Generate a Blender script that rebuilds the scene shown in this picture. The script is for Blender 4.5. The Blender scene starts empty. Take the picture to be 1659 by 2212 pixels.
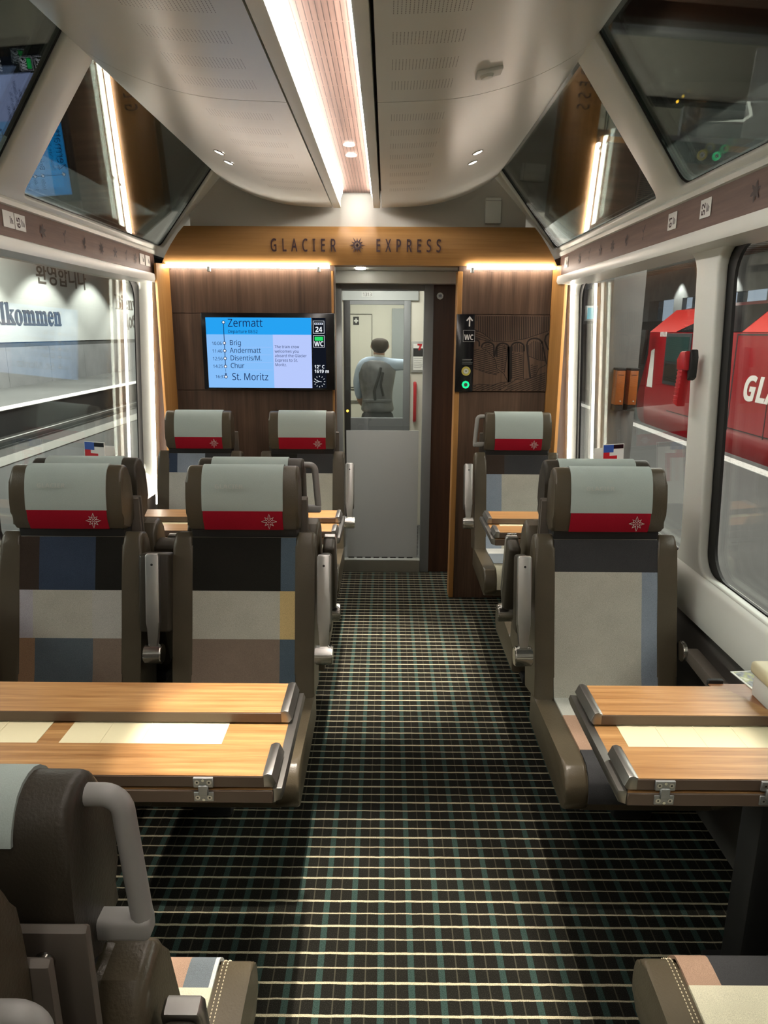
import bpy, bmesh, math, random
from mathutils import Vector, Matrix
random.seed(7)
S = bpy.context.scene
COL = S.collection
R = math.radians

# ------------------------------------------------------------------ camera
cam = bpy.data.cameras.new('camera'); co = bpy.data.objects.new('camera', cam); COL.objects.link(co)
cam.sensor_fit = 'VERTICAL'; cam.sensor_height = 34.6; cam.lens = 24.0
cam.clip_start = .02; cam.clip_end = 300
co.matrix_world = (Matrix.Translation((0, 0, 1.62)) @ Matrix.Rotation(R(.17), 4, 'Z')
                   @ Matrix.Rotation(R(90 - 14.2), 4, 'X') @ Matrix.Rotation(R(.3), 4, 'Z'))
S.camera = co
# ------------------------------------------------------------------ world / exposure
w = bpy.data.worlds.new('World'); S.world = w; w.use_nodes = True
w.node_tree.nodes['Background'].inputs[0].default_value = (.55, .6, .65, 1)
w.node_tree.nodes['Background'].inputs[1].default_value = .03
S.view_settings.view_transform = 'Standard'; S.view_settings.look = 'None'
S.view_settings.gamma = 1; S.view_settings.exposure = 1.2
S.view_settings.use_curve_mapping = False
S.cycles.use_denoising = True
S.cycles.max_bounces = 9; S.cycles.diffuse_bounces = 5; S.cycles.glossy_bounces = 6
S.cycles.transparent_max_bounces = 32; S.cycles.transmission_bounces = 6
S.cycles.caustics_reflective = False; S.cycles.caustics_refractive = False
S.cycles.sample_clamp_indirect = 6
LED_E = 15.0      # strip lights
SPOT_W = 36.0     # each recessed downlight
WARM = (1, .90, .78)

def add_light(name, kind, loc, energy, color=(1, 1, 1), rot=(0, 0, 0), **kw):
    d = bpy.data.lights.new(name, kind); d.energy = energy; d.color = color
    for k, v in kw.items(): setattr(d, k, v)
    o = bpy.data.objects.new(name, d); COL.objects.link(o); o.location = loc; o.rotation_euler = rot
    return o
# station halls: area lamps that hang over the platforms and the tracks
add_light('hall_lamp', 'AREA', (-9.5, 10, 5.3), 1500, (1, .95, .88), shape='RECTANGLE', size=4, size_y=30)
add_light('hall_lamp', 'AREA', (3.6, 9, 3.55), 330, (1, .93, .84), shape='RECTANGLE', size=1.2, size_y=22)
add_light('hall_lamp', 'AREA', (5.0, 14, 3.55), 190, (1, .96, .92), shape='RECTANGLE', size=1.0, size_y=26)
for k in range(7):
    add_light('wall_washer', 'SPOT', (-11.0, 18.6 + 4.55 * k, 5.25), 800, (1, .97, .92), (0, 0, 0), spot_size=R(104), spot_blend=.30, shadow_soft_size=.05)
for k in range(4):
    add_light('wall_washer', 'SPOT', (9.2, 13.5 + 3.6 * k, 3.62), 120, (1, .97, .92), (0, 0, 0), spot_size=R(85), spot_blend=.3, shadow_soft_size=.05)
add_light('vestibule_lamp', 'AREA', (-.05, 5.35, 2.12), 7, (1, .95, .88), shape='RECTANGLE', size=.5, size_y=.6)
add_light('vestibule_lamp', 'AREA', (-.05, 6.75, 2.15), 11, (1, .95, .88), shape='RECTANGLE', size=.5, size_y=.6)

# ------------------------------------------------------------------ materials
MATS = {}
def newmat(name):
    m = bpy.data.materials.new(name); m.use_nodes = True
    nt = m.node_tree; nt.nodes.clear()
    out = nt.nodes.new('ShaderNodeOutputMaterial')
    return m, nt, out
def N(nt, t, **kw):
    n = nt.nodes.new(t)
    for k, v in kw.items(): setattr(n, k, v)
    return n
def setin(n, **kw):
    for k, v in kw.items(): n.inputs[k.replace('_', ' ')].default_value = v
def c4(c): return (c[0], c[1], c[2], 1)
def math_n(nt, op, a, b=None, c=None):
    n = N(nt, 'ShaderNodeMath', operation=op)
    for i, v in enumerate((a, b, c)):
        if v is None: continue
        if hasattr(v, 'is_output'): nt.links.new(v, n.inputs[i])
        else: n.inputs[i].default_value = v
    return n.outputs[0]
def mixc(nt, fac, a, b):
    n = N(nt, 'ShaderNodeMix', data_type='RGBA')
    for sock, v in ((n.inputs[0], fac), (n.inputs[6], a), (n.inputs[7], b)):
        if hasattr(v, 'is_output'): nt.links.new(v, sock)
        elif isinstance(v, (int, float)): sock.default_value = v
        else: sock.default_value = c4(v)
    return n.outputs[2]
def coord(nt, kind='Object', scale=(1, 1, 1), rot=(0, 0, 0)):
    tc = N(nt, 'ShaderNodeTexCoord'); mp = N(nt, 'ShaderNodeMapping')
    nt.links.new(tc.outputs[kind], mp.inputs[0]); mp.inputs['Scale'].default_value = scale; mp.inputs['Rotation'].default_value = rot
    return mp.outputs[0]
def noise(nt, vec, scale, detail=3, rough=.5):
    n = N(nt, 'ShaderNodeTexNoise'); nt.links.new(vec, n.inputs['Vector'])
    setin(n, Scale=scale, Detail=detail, Roughness=rough); return n.outputs['Fac']
def ramp(nt, fac, stops):
    n = N(nt, 'ShaderNodeValToRGB'); nt.links.new(fac, n.inputs[0])
    e = n.color_ramp.elements
    while len(e) < len(stops): e.new(.5)
    for el, (p, c) in zip(e, stops): el.position = p; el.color = c4(c) if not isinstance(c, (int, float)) else (c, c, c, 1)
    return n.outputs[0]
def bump(nt, h, strength, dist=.002):
    b = N(nt, 'ShaderNodeBump'); nt.links.new(h, b.inputs['Height']); setin(b, Strength=strength, Distance=dist); return b.outputs[0]
def principled(nt, out, color, rough=.5, metal=0, nrm=None, spec=.5, coat=0):
    p = N(nt, 'ShaderNodeBsdfPrincipled')
    if hasattr(color, 'is_output'): nt.links.new(color, p.inputs['Base Color'])
    else: p.inputs['Base Color'].default_value = c4(color)
    if hasattr(rough, 'is_output'): nt.links.new(rough, p.inputs['Roughness'])
    else: p.inputs['Roughness'].default_value = rough
    p.inputs['Metallic'].default_value = metal
    p.inputs['Specular IOR Level'].default_value = spec
    if coat: p.inputs['Coat Weight'].default_value = coat; p.inputs['Coat Roughness'].default_value = .15
    if nrm is not None: nt.links.new(nrm, p.inputs['Normal'])
    nt.links.new(p.outputs[0], out.inputs[0]); return p
def plain(name, color, rough=.5, metal=0, var=.06, vscale=6, spec=.5, bmp=0, bscale=200, coat=0):
    if name in MATS: return MATS[name]
    m, nt, out = newmat(name); v = coord(nt)
    n = noise(nt, v, vscale)
    col = mixc(nt, n, [c * (1 - var) for c in color], [min(1, c * (1 + var)) for c in color])
    nrm = bump(nt, noise(nt, v, bscale, 2), bmp) if bmp else None
    principled(nt, out, col, rough, metal, nrm, spec, coat); MATS[name] = m; return m
def wood(name, dark, light, axis='Z', rough=.4, fine=26, long=1.2, spec=.4, planks=None):
    m, nt, out = newmat(name)
    sc = [fine, fine, fine]; sc['XYZ'.index(axis)] = long
    v = coord(nt, scale=tuple(sc))
    a = noise(nt, v, 1.0, 5, .6); sc2 = [x * 4 for x in sc]; v2 = coord(nt, scale=tuple(sc2)); b = noise(nt, v2, 1.3, 3)
    f = math_n(nt, 'ADD', math_n(nt, 'MULTIPLY', a, .7), math_n(nt, 'MULTIPLY', b, .3))
    col = ramp(nt, f, [(.32, dark), (.52, [(d + l) / 2 for d, l in zip(dark, light)]), (.7, light)])
    if planks:
        ax, wd, amt = planks
        s = N(nt, 'ShaderNodeSeparateXYZ'); nt.links.new(coord(nt), s.inputs[0])
        cell = math_n(nt, 'FLOOR', math_n(nt, 'DIVIDE', s.outputs[ax], wd))
        wn = N(nt, 'ShaderNodeTexWhiteNoise', noise_dimensions='1D'); nt.links.new(cell, wn.inputs['W'])
        col = mixc(nt, math_n(nt, 'MULTIPLY', wn.outputs[0], amt), col, [d * .8 for d in dark])
    principled(nt, out, col, rough, 0, bump(nt, f, .08), spec); MATS[name] = m; return m
def emit(name, color, strength):
    m, nt, out = newmat(name); e = N(nt, 'ShaderNodeEmission'); e.inputs[0].default_value = c4(color); e.inputs[1].default_value = strength
    nt.links.new(e.outputs[0], out.inputs[0]); MATS[name] = m; return m
def glass(name, tint=(.9, .93, .92), base=.04, rough=0.0, mul=.96):
    m, nt, out = newmat(name)
    lw = N(nt, 'ShaderNodeLayerWeight'); lw.inputs['Blend'].default_value = .5
    f = math_n(nt, 'ADD', math_n(nt, 'MULTIPLY', math_n(nt, 'POWER', lw.outputs['Facing'], 5.0), mul), base)
    t = N(nt, 'ShaderNodeBsdfTransparent'); t.inputs[0].default_value = c4(tint)
    g = N(nt, 'ShaderNodeBsdfGlossy'); g.inputs['Roughness'].default_value = rough
    mx = N(nt, 'ShaderNodeMixShader'); nt.links.new(f, mx.inputs[0]); nt.links.new(t.outputs[0], mx.inputs[1]); nt.links.new(g.outputs[0], mx.inputs[2])
    nt.links.new(mx.outputs[0], out.inputs[0]); MATS[name] = m; return m
def fabric(name, color, var=.28, sc=(900, 900, 420), spec=.15):
    if name in MATS: return MATS[name]
    m, nt, out = newmat(name)
    n = noise(nt, coord(nt, scale=sc), 1.0, 2); n2 = noise(nt, coord(nt), 9, 2)
    f = math_n(nt, 'ADD', math_n(nt, 'MULTIPLY', n, .75), math_n(nt, 'MULTIPLY', n2, .25))
    col = ramp(nt, f, [(.3, [c * (1 - var) for c in color]), (.7, [min(1, c * (1 + var)) for c in color])])
    principled(nt, out, col, .9, 0, bump(nt, n, .35, .001), spec); MATS[name] = m; return m

white = plain('warm white moulded plastic', (.69, .71, .66), .38, var=.03)
white2 = plain('soft white panel', (.69, .70, .65), .5, var=.03)
black = plain('black rubber', (.008, .008, .008), .5)
blackg = plain('black gloss', (.006, .006, .008), .18)
leather = plain('taupe leather', (.075, .060, .038), .33, var=.15, vscale=14, bmp=.25, bscale=260, spec=.45)
leather2 = plain('dark leather', (.036, .030, .021), .42, var=.15, vscale=14, bmp=.25, bscale=260, spec=.4)
alu = plain('brushed aluminium', (.56, .55, .53), .32, 1, var=.05, vscale=40)
alu2 = plain('dark aluminium', (.30, .29, .275), .36, 1, var=.05, vscale=40)
steel = plain('satin grey steel', (.30, .31, .31), .45, .7, var=.04)
chrome = plain('polished metal', (.62, .61, .58), .18, 1)
plate_m = plain('grey brown seat shell', (.115, .098, .080), .5, var=.06)
grip_m = plain('light grey grip plastic', (.30, .295, .28), .42, var=.03)
darkp = plain('dark underframe', (.012, .012, .012), .6)
cover_m = fabric('pale grey headrest cloth', (.40, .465, .44), .07)
red_m = fabric('red headrest cloth', (.34, .008, .022), .1)
white_th = plain('white thread', (.75, .70, .66), .7)
thread = plain('cream thread', (.60, .52, .36), .7)
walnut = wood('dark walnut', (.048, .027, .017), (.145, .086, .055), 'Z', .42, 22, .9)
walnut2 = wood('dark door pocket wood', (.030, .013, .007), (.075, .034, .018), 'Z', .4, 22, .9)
walnutY = wood('walnut band', (.085, .045, .034), (.165, .095, .072), 'Y', .5, 30, 1.4)
honeyX = wood('honey wood', (.26, .125, .036), (.40, .215, .072), 'X', .38, 26, .8, planks=(2, .0517, .35))
honeyZ = wood('honey wood upright', (.32, .15, .040), (.48, .25, .080), 'Z', .38, 22, .8)
tablew = wood('striped table wood', (.19, .082, .025), (.43, .245, .10), 'X', .33, 70, 2.2)
cream = plain('cream plastic', (.62, .57, .38), .42, var=.02)
brownedge = plain('brown table edge', (.10, .066, .046), .4, var=.04)
red_p = plain('red plastic', (.45, .012, .018), .33, var=.05)
concrete = plain('board marked concrete', (.24, .24, .235), .85, var=.30, vscale=3, bmp=.3, bscale=20)
concreteD = plain('dark concrete', (.07, .073, .072), .85, var=.25, vscale=1.5)
asphalt = plain('platform asphalt', (.085, .085, .083), .8, var=.16, vscale=2)
led = emit('warm led strip', (1, .93, .86), LED_E)
ledw = emit('end wall led strip', (1, .90, .78), LED_E * .85)
ledc = emit('corner led strip', (1, .90, .78), LED_E * .9)
lens = emit('downlight lens', (1, .93, .82), 25)
pane_m = glass('window glass', (.96, .98, .97), .045, mul=.55)
pane_m2 = glass('inner window glass', (.97, .985, .98), .018, mul=.22)
roofglass = glass('tinted roof glass', (.86, .89, .88), .095, mul=.8)
roofglass2 = glass('dark tinted roof glass', (.42, .43, .42), .06, mul=.8)
doorglass = glass('door glass', (.93, .95, .94), .035)

# ------------------------------------------------------------------ mesh builder
def letters(t, up, lo, dg=None):
    out = ''
    for ch in t:
        if 'A' <= ch <= 'Z': out += chr(up + ord(ch) - 65)
        elif 'a' <= ch <= 'z': out += chr(lo + ord(ch) - 97)
        elif '0' <= ch <= '9' and dg: out += chr(dg + ord(ch) - 48)
        else: out += ch
    return out
def sans(t): return letters(t, 0x1D5A0, 0x1D5BA, 0x1D7E2)
def sansb(t): return letters(t, 0x1D5D4, 0x1D5EE, 0x1D7EC)
def serifb(t): return letters(t, 0x1D400, 0x1D41A, 0x1D7CE)
def sansbi(t): return letters(t, 0x1D63C, 0x1D656, 0x1D7EC)
class MB:
    def __init__(s): s.bm = bmesh.new(); s.mats = []
    def mi(s, m):
        if m not in s.mats: s.mats.append(m)
        return s.mats.index(m)
    def _take(s, bm2, m):
        me = bpy.data.meshes.new('t'); i = s.mi(m)
        for f in bm2.faces: f.material_index = i
        bm2.to_mesh(me); bm2.free(); s.bm.from_mesh(me); bpy.data.meshes.remove(me); return s
    def box(s, x0, x1, y0, y1, z0, z1, m, bev=0, seg=3, M=None):
        b = bmesh.new(); bmesh.ops.create_cube(b, size=1)
        for v in b.verts: v.co = Vector(((x0 + x1) / 2 + v.co.x * (x1 - x0), (y0 + y1) / 2 + v.co.y * (y1 - y0), (z0 + z1) / 2 + v.co.z * (z1 - z0)))
        if bev: bmesh.ops.bevel(b, geom=b.edges[:], offset=bev, segments=seg, affect='EDGES', profile=.5)
        if M is not None: b.transform(M)
        return s._take(b, m)
    def prism(s, pts, axis, a0, a1, m, bev=0, seg=3, M=None):
        """closed polygon (2-D) pushed along an axis: X -> pts are (y,z), Y -> (x,z), Z -> (x,y)"""
        b = bmesh.new(); mk = {'X': lambda p, a: (a, p[0], p[1]), 'Y': lambda p, a: (p[0], a, p[1]), 'Z': lambda p, a: (p[0], p[1], a)}[axis]
        lo = [b.verts.new(mk(p, a0)) for p in pts]; hi = [b.verts.new(mk(p, a1)) for p in pts]; n = len(pts)
        for i in range(n): b.faces.new((lo[i], lo[(i + 1) % n], hi[(i + 1) % n], hi[i]))
        caps = [b.faces.new(lo), b.faces.new(hi)]
        if bev:
            es = {e for c in caps for e in c.edges}
            bmesh.ops.bevel(b, geom=list(es), offset=bev, segments=seg, affect='EDGES', profile=.5)
        bmesh.ops.recalc_face_normals(b, faces=b.faces[:])
        if M is not None: b.transform(M)
        return s._take(b, m)
    def sheet(s, pts, axis, a0, a1, m, th=.004):
        """open polyline pushed along an axis, with thickness to one side"""
        n = len(pts); off = []
        for i in range(n):
            a = Vector(pts[max(0, i - 1)]); c = Vector(pts[min(n - 1, i + 1)]); d = (c - a).normalized()
            off.append((pts[i][0] + d.y * th, pts[i][1] - d.x * th))
        return s.prism(list(pts) + off[::-1], axis, a0, a1, m)
    def quad(s, a, b_, c, d, m):
        b = bmesh.new(); b.faces.new([b.verts.new(p) for p in (a, b_, c, d)]); return s._take(b, m)
    def poly(s, pts, m):
        b = bmesh.new(); b.faces.new([b.verts.new(p) for p in pts]); return s._take(b, m)
    def cyl(s, p0, p1, r, m, n=20, r2=None, bev=0):
        p0, p1 = Vector(p0), Vector(p1); d = p1 - p0; b = bmesh.new()
        bmesh.ops.create_cone(b, cap_ends=True, segments=n, radius1=r, radius2=r if r2 is None else r2, depth=d.length)
        if bev: bmesh.ops.bevel(b, geom=[e for e in b.edges if len(e.link_faces) == 2 and any(len(f.verts) > 4 for f in e.link_faces)], offset=bev, segments=2, affect='EDGES')
        b.transform(Matrix.Translation((p0 + p1) / 2) @ d.to_track_quat('Z', 'Y').to_matrix().to_4x4()); return s._take(b, m)
    def ball(s, c, r, m, sc=(1, 1, 1)):
        b = bmesh.new(); bmesh.ops.create_uvsphere(b, u_segments=18, v_segments=12, radius=r)
        b.transform(Matrix.Translation(c) @ Matrix.Diagonal((*sc, 1))); return s._take(b, m)
    def ring(s, c, r0, r1, axis, th, m, n=28):
        b = bmesh.new(); q = Vector(axis).to_track_quat('Z', 'Y').to_matrix().to_4x4(); T = Matrix.Translation(c) @ q
        rows = []
        for r, z in ((r0, 0), (r1, 0), (r1, th), (r0, th)):
            rows.append([b.verts.new(T @ Vector((r * math.cos(2 * math.pi * k / n), r * math.sin(2 * math.pi * k / n), z))) for k in range(n)])
        for a in range(4):
            A, B = rows[a], rows[(a + 1) % 4]
            for k in range(n): b.faces.new((A[k], A[(k + 1) % n], B[(k + 1) % n], B[k]))
        bmesh.ops.recalc_face_normals(b, faces=b.faces[:]); return s._take(b, m)
    def tube(s, pts, r, m, n=12, closed=False):
        pts = [Vector(p) for p in pts]; b = bmesh.new(); rings = []; N_ = len(pts); prev = None
        for i, p in enumerate(pts):
            a = pts[i - 1] if (i or closed) else p; c = pts[(i + 1) % N_] if (i < N_ - 1 or closed) else p
            d = (c - a).normalized()
            if prev is None:
                u = d.cross(Vector((0, 0, 1)));
                if u.length < .1: u = d.cross(Vector((1, 0, 0)))
            else: u = prev - d * prev.dot(d)
            u.normalize(); prev = u; v = d.cross(u); rr = r[i] if isinstance(r, (list, tuple)) else r
            rings.append([b.verts.new(p + (u * math.cos(2 * math.pi * k / n) + v * math.sin(2 * math.pi * k / n)) * rr) for k in range(n)])
        for i in range(N_ if closed else N_ - 1):
            A, B = rings[i], rings[(i + 1) % N_]
            for k in range(n): b.faces.new((A[k], A[(k + 1) % n], B[(k + 1) % n], B[k]))
        if not closed: b.faces.new(rings[0][::-1]); b.faces.new(rings[-1])
        bmesh.ops.recalc_face_normals(b, faces=b.faces[:]); return s._take(b, m)
    def mesh(s, me, m, M=None):
        b = bmesh.new(); b.from_mesh(me)
        if M is not None: b.transform(M)
        return s._take(b, m)
    def text(s, body, size, M, m, depth=.0006, align='LEFT', sx=1.0, space=1.0, bold=0, valign='TOP_BASELINE'):
        cu = bpy.data.curves.new('t', 'FONT'); cu.body = body; cu.size = size; cu.align_x = align; cu.extrude = depth
        cu.space_character = space; cu.offset = bold * size; cu.resolution_u = 4
        o = bpy.data.objects.new('t', cu); COL.objects.link(o)
        dg = bpy.context.evaluated_depsgraph_get(); me = bpy.data.meshes.new_from_object(o.evaluated_get(dg))
        s.mesh(me, m, M @ Matrix.Diagonal((sx, 1, 1, 1)))
        bpy.data.objects.remove(o); bpy.data.curves.remove(cu); bpy.data.meshes.remove(me); return s
    def plate(s, loops, M, m, ext=.02, bev=.0, res=2):
        """flat plate with holes (first loop outside), through a filled 2-D curve; local xy plane, M places it"""
        cu = bpy.data.curves.new('t', 'CURVE'); cu.dimensions = '2D'; cu.fill_mode = 'BOTH'; cu.extrude = ext; cu.bevel_depth = bev; cu.bevel_resolution = res
        for lp in loops:
            sp = cu.splines.new('POLY'); sp.points.add(len(lp) - 1); sp.use_cyclic_u = True
            for q, p in zip(sp.points, lp): q.co = (p[0], p[1], 0, 1)
        o = bpy.data.objects.new('t', cu); COL.objects.link(o)
        dg = bpy.context.evaluated_depsgraph_get(); me = bpy.data.meshes.new_from_object(o.evaluated_get(dg))
        s.mesh(me, m, M); bpy.data.objects.remove(o); bpy.data.curves.remove(cu); bpy.data.meshes.remove(me); return s
    def build(s, name, parent=None, smooth=38, loc=None):
        me = bpy.data.meshes.new(name); bmesh.ops.remove_doubles(s.bm, verts=s.bm.verts[:], dist=1e-6); s.bm.to_mesh(me); s.bm.free()
        for m in s.mats: me.materials.append(m)
        if smooth:
            me.polygons.foreach_set('use_smooth', [True] * len(me.polygons)); me.set_sharp_from_angle(angle=R(smooth))
        o = bpy.data.objects.new(name, me); COL.objects.link(o)
        if parent is not None: o.parent = parent
        if loc is not None: o.location = loc
        return o
def tag(o, label=None, cat=None, group=None, kind=None):
    if label: o['label'] = label
    if cat: o['category'] = cat
    if group: o['group'] = group
    if kind: o['kind'] = kind
    return o
def thing(name, label, cat, loc=(0, 0, 0), rz=0, group=None):
    o = bpy.data.objects.new(name, None); COL.objects.link(o); o.location = loc; o.rotation_euler = (0, 0, rz); o.empty_display_size = .1
    return tag(o, label, cat, group)
def kids(o): return [c for c in bpy.data.objects if c.parent is o]
def copy_tree(o, parent=None):
    c = o.copy(); COL.objects.link(c)
    if parent is not None: c.parent = parent
    for k in kids(o): copy_tree(k, c)
    return c
def rrect(x0, x1, y0, y1, r, n=6, sk=0.0):
    out = []
    for cx, cy, a0 in ((x1 - r, y1 - r, 0), (x0 + r, y1 - r, 90), (x0 + r, y0 + r, 180), (x1 - r, y0 + r, 270)):
        for k in range(n + 1):
            a = R(a0 + 90 * k / n); px, py = cx + r * math.cos(a), cy + r * math.sin(a)
            out.append((px + sk * (y1 - py), py))
    return out
def front(x, y, z):  # text plane facing the camera (-Y)
    return Matrix.Translation((x, y, z)) @ Matrix.Rotation(R(90), 4, 'X')

XC = -.17
def wx(side, u): return XC + side * u
KS = .05      # the side walls lean outwards towards the floor

# ------------------------------------------------------------------ floor
def carpet():
    m, nt, out = newmat('dark checked carpet'); v = coord(nt)
    wob = noise(nt, coord(nt, scale=(25, 25, 25)), 1, 2)
    sp = N(nt, 'ShaderNodeSeparateXYZ'); nt.links.new(v, sp.inputs[0]); x, y = sp.outputs[0], sp.outputs[1]
    yy = math_n(nt, 'ADD', y, math_n(nt, 'MULTIPLY', math_n(nt, 'SUBTRACT', wob, .5), .004))
    def band(val, off, per, half):
        t = math_n(nt, 'DIVIDE', math_n(nt, 'SUBTRACT', val, off), per)
        fr = math_n(nt, 'ABSOLUTE', math_n(nt, 'SUBTRACT', math_n(nt, 'FRACT', math_n(nt, 'ADD', t, .5)), .5))
        return math_n(nt, 'LESS_THAN', fr, half / per)
    fz = noise(nt, coord(nt, scale=(420, 420, 420)), 1, 2)
    base = ramp(nt, fz, [(.3, (.006, .0058, .0045)), (.55, (.012, .0115, .009)), (.75, (.034, .032, .025))])
    grn = ramp(nt, fz, [(.3, (.012, .026, .022)), (.7, (.042, .072, .062))])
    cr = ramp(nt, fz, [(.25, (.22, .20, .13)), (.6, (.54, .49, .34))])
    c = mixc(nt, band(x, -.007, .0795, .0085), base, grn)
    c = mixc(nt, math_n(nt, 'MULTIPLY', band(x, .0328, .0795, .0018), .5), c, (.085, .08, .056))
    c = mixc(nt, math_n(nt, 'MULTIPLY', band(yy, 1.425, .0904, .0024), .85), c, cr)
    c = mixc(nt, band(yy, 1.38, .0904, .0036), c, cr)
    principled(nt, out, c, .95, 0, bump(nt, fz, .5, .003), .1); return m
tag(MB().box(-1.44, 1.10, -3.2, 4.72, -.03, 0, carpet()).build('floor', smooth=0), kind='structure')

# ------------------------------------------------------------------ side walls, windows, valances
YB = -3.2
SIDE = {-1: 'left', 1: 'right'}
lowwall = plain('lower wall panel', (.12, .112, .10), .6)
win_holes = [(2.50, 4.13), (.52, 2.36), (-1.58, .26)]
roof_holes = [(2.52, 4.15), (.50, 2.34), (-1.60, .20)]
icon_m = plain('dark wood inlay', (.045, .030, .027), .6)
def flower(mb, M, kind, s, m):
    """a small alpine flower drawn with flat leaves, local xy plane"""
    def leaf(a, r, wd, cx=0, cy=0):
        pts = []
        for t, h in ((0, 0), (.35, 1), (.7, .8), (1, 0), (.7, -.8), (.35, -1)):
            pts.append((cx + math.cos(a) * r * t - math.sin(a) * wd * h, cy + math.sin(a) * r * t + math.cos(a) * wd * h))
        mb.poly([M @ Vector((p[0] * s, p[1] * s, 0)) for p in pts], m)
    if kind in (0, 3, 4):
        for k in range((6, 8, 5)[(0, 3, 4).index(kind)]): leaf(k * 2 * math.pi / (6, 8, 5)[(0, 3, 4).index(kind)] + .3, .5, .10)
    elif kind in (1, 5):
        leaf(1.57, .9, .03, 0, -.5); leaf(.9, .45, .09, 0, .2); leaf(2.4, .35, .08, 0, .1); leaf(2.2, .3, .06, 0, -.4)
    else:
        leaf(1.57, .9, .06, 0, -.5); leaf(1.2, .6, .16, 0, -.1); leaf(2.1, .5, .14, 0, -.2); leaf(.6, .4, .10, 0, -.35)
wn = 0
for s in (-1, 1):
    nm = SIDE[s]
    def MX(u): return Matrix(((0, -s * KS, 1, wx(s, u) + s * KS * 1.9), (1, 0, 0, 0), (0, 1, 0, 0), (0, 0, 0, 1)))
    mb = MB()
    mb.plate([[(YB, .72), (4.22, .72), (4.22, 1.93), (YB, 1.93)]] + [rrect(a, b, .81, 1.895, .085) for a, b in win_holes], MX(1.218 if s > 0 else 1.205), white, ext=.008 if s > 0 else .002, bev=.010 if s > 0 else .005)
    prof = [(1.256, .815), (1.236, .802), (1.214, .770), (1.205, .715), (1.212, .675), (1.31, .675), (1.31, .815)]
    mb.prism([(wx(s, u), z) for u, z in prof], 'Y', YB, 4.3, white, .004, 2)
    mb.box(*sorted((wx(s, 1.26), wx(s, 1.30))), YB, 4.72, 0, .69, lowwall)
    mb.prism([(wx(s, 1.142 if s < 0 else 1.192), 1.89), (wx(s, 1.23), 1.89), (wx(s, 1.29), .68), (wx(s, 1.205 if s < 0 else 1.25), .68)], 'Y', 4.118, 4.225, white)
    wl = tag(mb.build('wall_' + nm), kind='structure')
    # valance: lower rail, wooden band with inlaid flowers, upper rail
    rail = [(1.22, 1.88), (1.125, 1.885), (1.118, 1.90), (1.122, 1.928), (1.14, 1.934), (1.14, 2.034), (1.128, 2.038), (1.125, 2.052), (1.138, 2.068), (1.19, 2.085), (1.26, 2.085), (1.26, 1.88)]
    tr = tag(MB().prism([(wx(s, u), z) for u, z in rail], 'Y', YB, 4.2, white, 0).build('trim_%d' % (1 if s < 0 else 2)), kind='structure')
    band = MB().prism([(wx(s, 1.1365), 1.932), (wx(s, 1.1365), 2.036), (wx(s, 1.145), 2.036), (wx(s, 1.145), 1.932)], 'Y', YB, 4.195, walnutY).build('wood_band', tr)
    fl = MB(); Mf = Matrix(((0, 0, -s, wx(s, 1.1355)), (1 if s < 0 else -1, 0, 0, 0), (0, 1, 0, 0), (0, 0, 0, 1)))
    ys = [2.86, 3.05, 3.24, 3.43, 3.60, 3.75, 3.88] if s < 0 else [2.02, 2.86, 3.06, 3.24, 3.42, 3.60, 3.78]
    for k, y in enumerate(ys):
        M = Matrix.Translation((wx(s, 1.1352), y, 1.984)) @ Mf.to_3x3().to_4x4()
        flower(fl, M, k % 6, .058, icon_m)
    fl.build('flower_inlay', band, smooth=0)
    # roof window band
    d = Vector((-s * math.cos(R(47)), 0, math.sin(R(47)))); L = .55
    ax = Vector((0, 1, 0)); nz = ax.cross(d)
    outw = 1 if nz.x * s > 0 else -1      # +1: local z points outwards
    base = Vector((wx(s, 1.15), 0, 2.068))
    def MR(dist):
        o = base + nz * (outw * dist)
        return Matrix(((ax.x, d.x, nz.x, o.x), (ax.y, d.y, nz.y, o.y), (ax.z, d.z, nz.z, o.z), (0, 0, 0, 1)))
    sk = .31
    rf = MB(); rf.plate([[(YB, -.02), (4.62, -.02), (4.50, L + .07), (YB, L + .07)]] + [rrect(a, b, .022, L + .03, .04, 6, sk) for a, b in roof_holes], MR(-.004), white, ext=.003, bev=.008)
    tag(rf.build('trim_%d' % (3 if s < 0 else 4)), kind='structure')
    for i, ((a, b), (ra, rb)) in enumerate(zip(win_holes, roof_holes)):
        wn += 1
        g = MB().plate([rrect(a - .03, b + .03, .78, 1.925, .11), rrect(a + .03, b - (.055 if s > 0 else .085), .822, 1.884, .10)], MX(1.239 if s > 0 else 1.2095), black, ext=.005 if s > 0 else .003).build('window_%d' % wn)
        tag(g, kind='structure')
        p = MB()
        for u in ((1.250, 1.269, 1.288) if s > 0 else (1.2130, 1.232, 1.251)): p.box(a - .03, b + .03, .78, 1.925, 0, .004, pane_m if u < 1.2505 and (s > 0 or u < 1.22) else pane_m2, M=MX(u))
        p.build('pane', g, smooth=0)
        wn += 1
        g = MB().plate([rrect(ra - .03, rb + .03, -.005, L + .06, .06, 6, sk), rrect(ra + .008, rb - .008, .030, L + .022, .04, 6, sk)], MR(.005), black, ext=.0025).build('window_%d' % wn)
        tag(g, kind='structure')
        p = MB()
        for dd, gm in ((.009, roofglass), (.035, roofglass), (.061, roofglass2)):
            M = MR(dd); p.box(ra - .04, rb + .20, 0, L + .03, 0, .004, gm, M=M)
        p.build('pane', g, smooth=0)

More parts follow.
